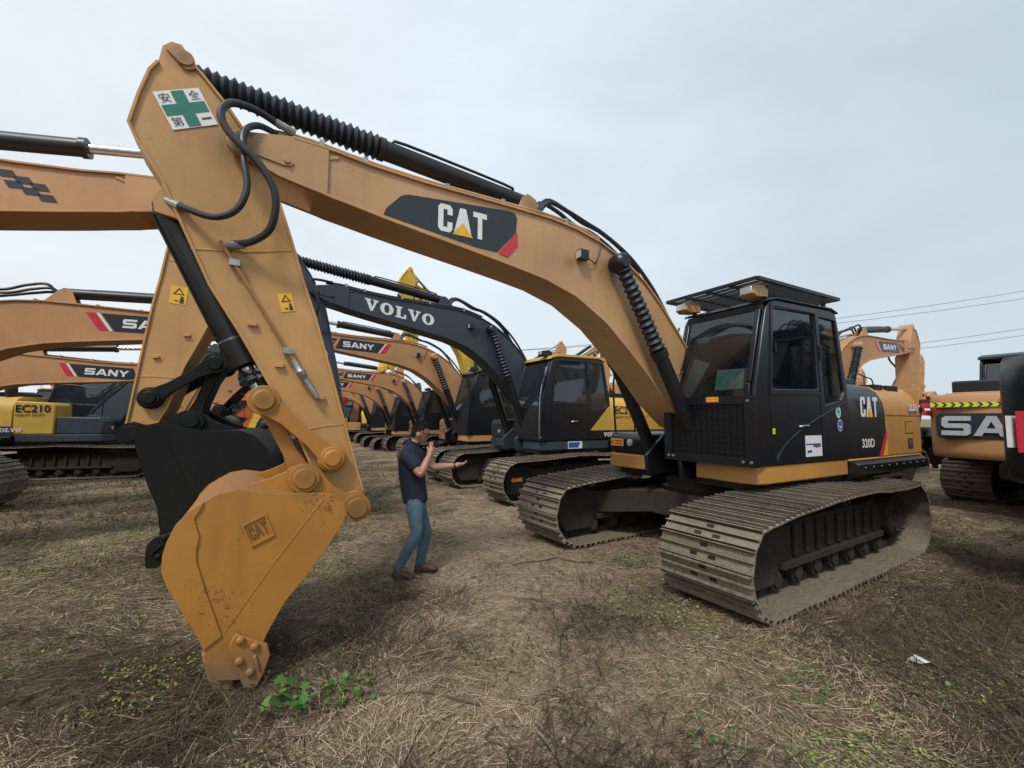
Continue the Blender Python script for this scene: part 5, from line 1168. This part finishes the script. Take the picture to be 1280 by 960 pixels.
HEAPS = [(-2.6, 3.1, .35), (-2.0, 2.5, .3), (-3.4, 3.6, .4), (-.7, 3.4, .35), (-.9, 4.2, .3), (1.6, 4.4, .35), (2.9, 3.1, .4), (3.6, 3.6, .4), (2.2, 2.2, .3), (.3, 2.1, .3), (-1.3, 1.9, .3), (.9, 3.9, .3)]
STALK = flatmat('dull_dry_stalks', [(.02, .014, .010), (.05, .036, .024), (.13, .095, .06), (.30, .225, .145)])
blades(6500, heap, .06, .28, .0034, .03, STALK, 'dry_stalks', 'dull dead stalks matted in loose heaps', 'dead grass', .13)
blades(46000, frus(16, 2, 1), .03, .13, .005, .01, GRASS, 'green_grass', 'short green grass growing in patches', 'grass', .8, lambda x, y, n: (.9 if noise.noise(Vector((x * .5, y * .5, 40))) > .22 or (x < -2.2 and y > 3.6 and noise.noise(Vector((x * .7, y * .9, 44))) > -.12) else .03))
LEAFY = flatmat('low_leaves', [(.06, .11, .02), (.13, .20, .04), (.24, .29, .07), (.30, .28, .10)], .7)
mb = MB()
for k in range(60000):
    d = 1.6 + 7 * rnd.random() ** 1.2; x = rnd.uniform(-1.3, 1.3) * d
    nn = noise.noise(Vector((x * 1.1, d * 1.1, 60))) + .5 * noise.noise(Vector((x * 4, d * 4, 61)))
    lim = .55 - (.36 if x > .9 and d < 4.5 else 0) - (.26 if x < -1.2 else 0) + .3 * path(x, d)
    if nn < lim: continue
    z = gh(x, d) + rnd.uniform(.005, .04); s_ = rnd.uniform(.006, .016); a = rnd.random() * 6.28; u = Vector((math.cos(a), math.sin(a), rnd.uniform(-.5, .5))) * s_; w = Vector((-math.sin(a), math.cos(a), rnd.uniform(-.5, .5))) * s_ * .6; p = Vector((x, d, z))
    mb.add([p - u, p + w, p + u, p - w], [[0, 1, 2, 3]])
tag(mb.build('ground_leaves', LEAFY, recalc=False), 'small yellow green leaves sprouting through the dead grass', 'weeds', kind='stuff')
# clods and pebbles
CLOD = flatmat('soil_clods', [(.06, .046, .034), (.13, .10, .075), (.22, .18, .14), (.30, .27, .23)])
mb = MB(); ico = [(0, 0, 1), (.9, 0, .1), (.3, .85, 0), (-.75, .5, .1), (-.7, -.55, 0), (.3, -.85, .1), (0, 0, -.6)]; icf = [[0, 1, 2], [0, 2, 3], [0, 3, 4], [0, 4, 5], [0, 5, 1], [6, 2, 1], [6, 3, 2], [6, 4, 3], [6, 5, 4], [6, 1, 5]]
for k in range(11000):
    d = 1.6 + 8 * rnd.random(); x = rnd.uniform(-1.3, 1.3) * d; s_ = rnd.uniform(.004, .016) * (2.4 if rnd.random() < .05 else 1); a = rnd.random() * 6.28; z = gh(x, d)
    mb.add([(x + s_ * (p[0] * math.cos(a) - p[1] * math.sin(a)) * rnd.uniform(.8, 1.3), d + s_ * (p[0] * math.sin(a) + p[1] * math.cos(a)), z + s_ * p[2] * .7) for p in ico], icf)
tag(mb.build('soil_clods', CLOD, recalc=False), 'small clods and pebbles scattered over the soil', 'pebbles', kind='stuff')
# weeds
def weed(x, y, n, spread, size, label):
    z0 = gh(x, y); mb = MB(); st_ = MB(); lobes = [(0, 0), (.32, -.12), (.5, .12), (.38, .28), (.62, .5), (.32, .55), (.2, .95), (0, .72), (-.2, .95), (-.32, .55), (-.62, .5), (-.38, .28), (-.5, .12), (-.32, -.12)]
    for k in range(n):
        r = spread * math.sqrt(rnd.random()); a = rnd.random() * 6.28; bx, by = x + r * math.cos(a), y + r * math.sin(a); h = rnd.uniform(.02, .10) * (size / .05) ** .5
        z = gh(bx, by); s_ = size * rnd.uniform(.5, 1.2); tl = rnd.uniform(-.6, .9); an = rnd.random() * 6.28
        st_.tube([(bx - .01, by, z - .01), (bx, by, z + h)], .0016, 4, 0, 1)
        M = Matrix.Rotation(an, 3, 'Z') @ Matrix.Rotation(tl, 3, 'X')
        mb.add([Vector((bx, by, z + h)) + M @ Vector((p[0] * s_, p[1] * s_, -.15 * s_ * abs(p[0]) * 2)) for p in lobes], [list(range(14))])
    t = empty('weed', (0, 0, 0)); tag(t, label, 'weed'); mb.build('leaf_cluster', WEED, t, recalc=False); st_.build('stalk', GRASS, t)
weed(-1.33, 2.72, 26, .16, .062, 'lobed green weed right of the orange bucket tip')
weed(-1.0, 2.86, 46, .17, .038, 'small green weed cluster right of the bucket, beside a twig')
weed(1.45, 5.35, 60, .28, .034, 'bright green weeds in front of the far track, near centre')
weed(1.05, 5.5, 18, .2, .025, 'sparse low weeds just left of the bright weeds by the track')
weed(6.05, 6.1, 90, .4, .04, 'bright green weeds behind the rear end of the near track')
weed(1.1, 2.45, 22, .18, .024, 'yellow green weed at the bottom edge, right of centre')
weed(1.85, 2.9, 26, .3, .024, 'thin yellow green weeds below the near track')
weed(-1.35, 5.9, 30, .22, .03, 'small weed patch on the soil behind the man')
weed(-1.55, 2.35, 16, .16, .022, 'faint weeds at the bottom left of the bucket tip')
weed(2.7, 2.6, 26, .3, .022, 'scattered weeds near the bottom right, by the white scrap')
# twigs
TWIG = plain('dry_twig', (.085, .065, .05), .9)
for pts, r, lab in (([(-1.25, 2.60), (-.9, 2.84), (-.45, 2.86), (-.1, 2.74)], .0055, 'long dark twig lying right of the bucket tip'), ([(.0, 5.2), (.55, 5.45), (1.2, 5.30)], .007, 'pale thin branch lying in front of the far track'),
                    ([(.10, 2.30), (.02, 2.42), (-.12, 2.5), (-.05, 2.62)], .005, 'thin bent twig at the bottom centre'), ([(-.9, 3.9), (-.55, 4.3), (-.42, 4.75)], .004, 'thin twig on the soil between bucket and man'), ([(1.3, 2.3), (1.7, 2.45), (2.3, 2.4)], .004, 'thin twig at the bottom right'),
                    ([(-3.6, 4.3), (-3.0, 4.4), (-2.5, 4.8)], .012, 'grey branch beside the black bucket'), ([(.2, 6.3), (.8, 6.0), (1.4, 6.2)], .008, 'thin twig in front of the arrow marked machine')):
    m = MB(); m.tube([(x + rnd.uniform(-.02, .02), y + rnd.uniform(-.03, .03), gh(x, y) + .01 + .015 * (i % 2)) for i, (x, y) in enumerate([((1 - t) * pts[j][0] + t * pts[j + 1][0], (1 - t) * pts[j][1] + t * pts[j + 1][1]) for j in range(len(pts) - 1) for t in (0, .35, .7)])], r, 6, 0, 2)
    for i in range(2): x, y = pts[1]; m.tube([(x, y, gh(x, y) + .02), (x + .12 * (i * 2 - 1), y + .14, gh(x, y) + .06 + .02 * i)], r * .5, 5)
    tag(m.build('twig', TWIG), lab, 'twig')
for (x, y, h_, dx, lab) in ((.24, 2.42, .15, -.03, 'short upright dead stalk at the bottom centre'), (2.75, 2.95, .2, .03, 'short upright dead stalk left of the white scrap'), (-1.78, 2.45, .32, .14, 'slanting dark stalk just below the bucket tip')):
    m = MB(); m.tube([(x, y, gh(x, y) - .02), (x + dx * .5, y, h_ * .5), (x + dx, y, h_)], .006, 6); tag(m.build('dead_stalk', TWIG), lab, 'stalk')
m = MB(); z = gh(2.88, 3.21) + .02; m.add([(2.81, 3.25, z), (2.90, 3.28, z + .02), (2.96, 3.2, z), (2.9, 3.16, z + .03), (2.86, 3.19, z + .005)], [[0, 1, 4], [1, 3, 4], [1, 2, 3]]); tag(m.build('paper_scrap', WHITE, recalc=False), 'crumpled white paper scrap on the soil at lower right', 'litter')
m = MB(); z = gh(.05, 8.2) + .02; m.add([(-.10, 8.2, z), (.0, 8.24, z + .05), (.08, 8.2, z), (.0, 8.15, z + .06)], [[0, 1, 3], [1, 2, 3]]); tag(m.build('paper_scrap', WHITE, recalc=False), 'small white scrap in front of the arrow marked track', 'litter')
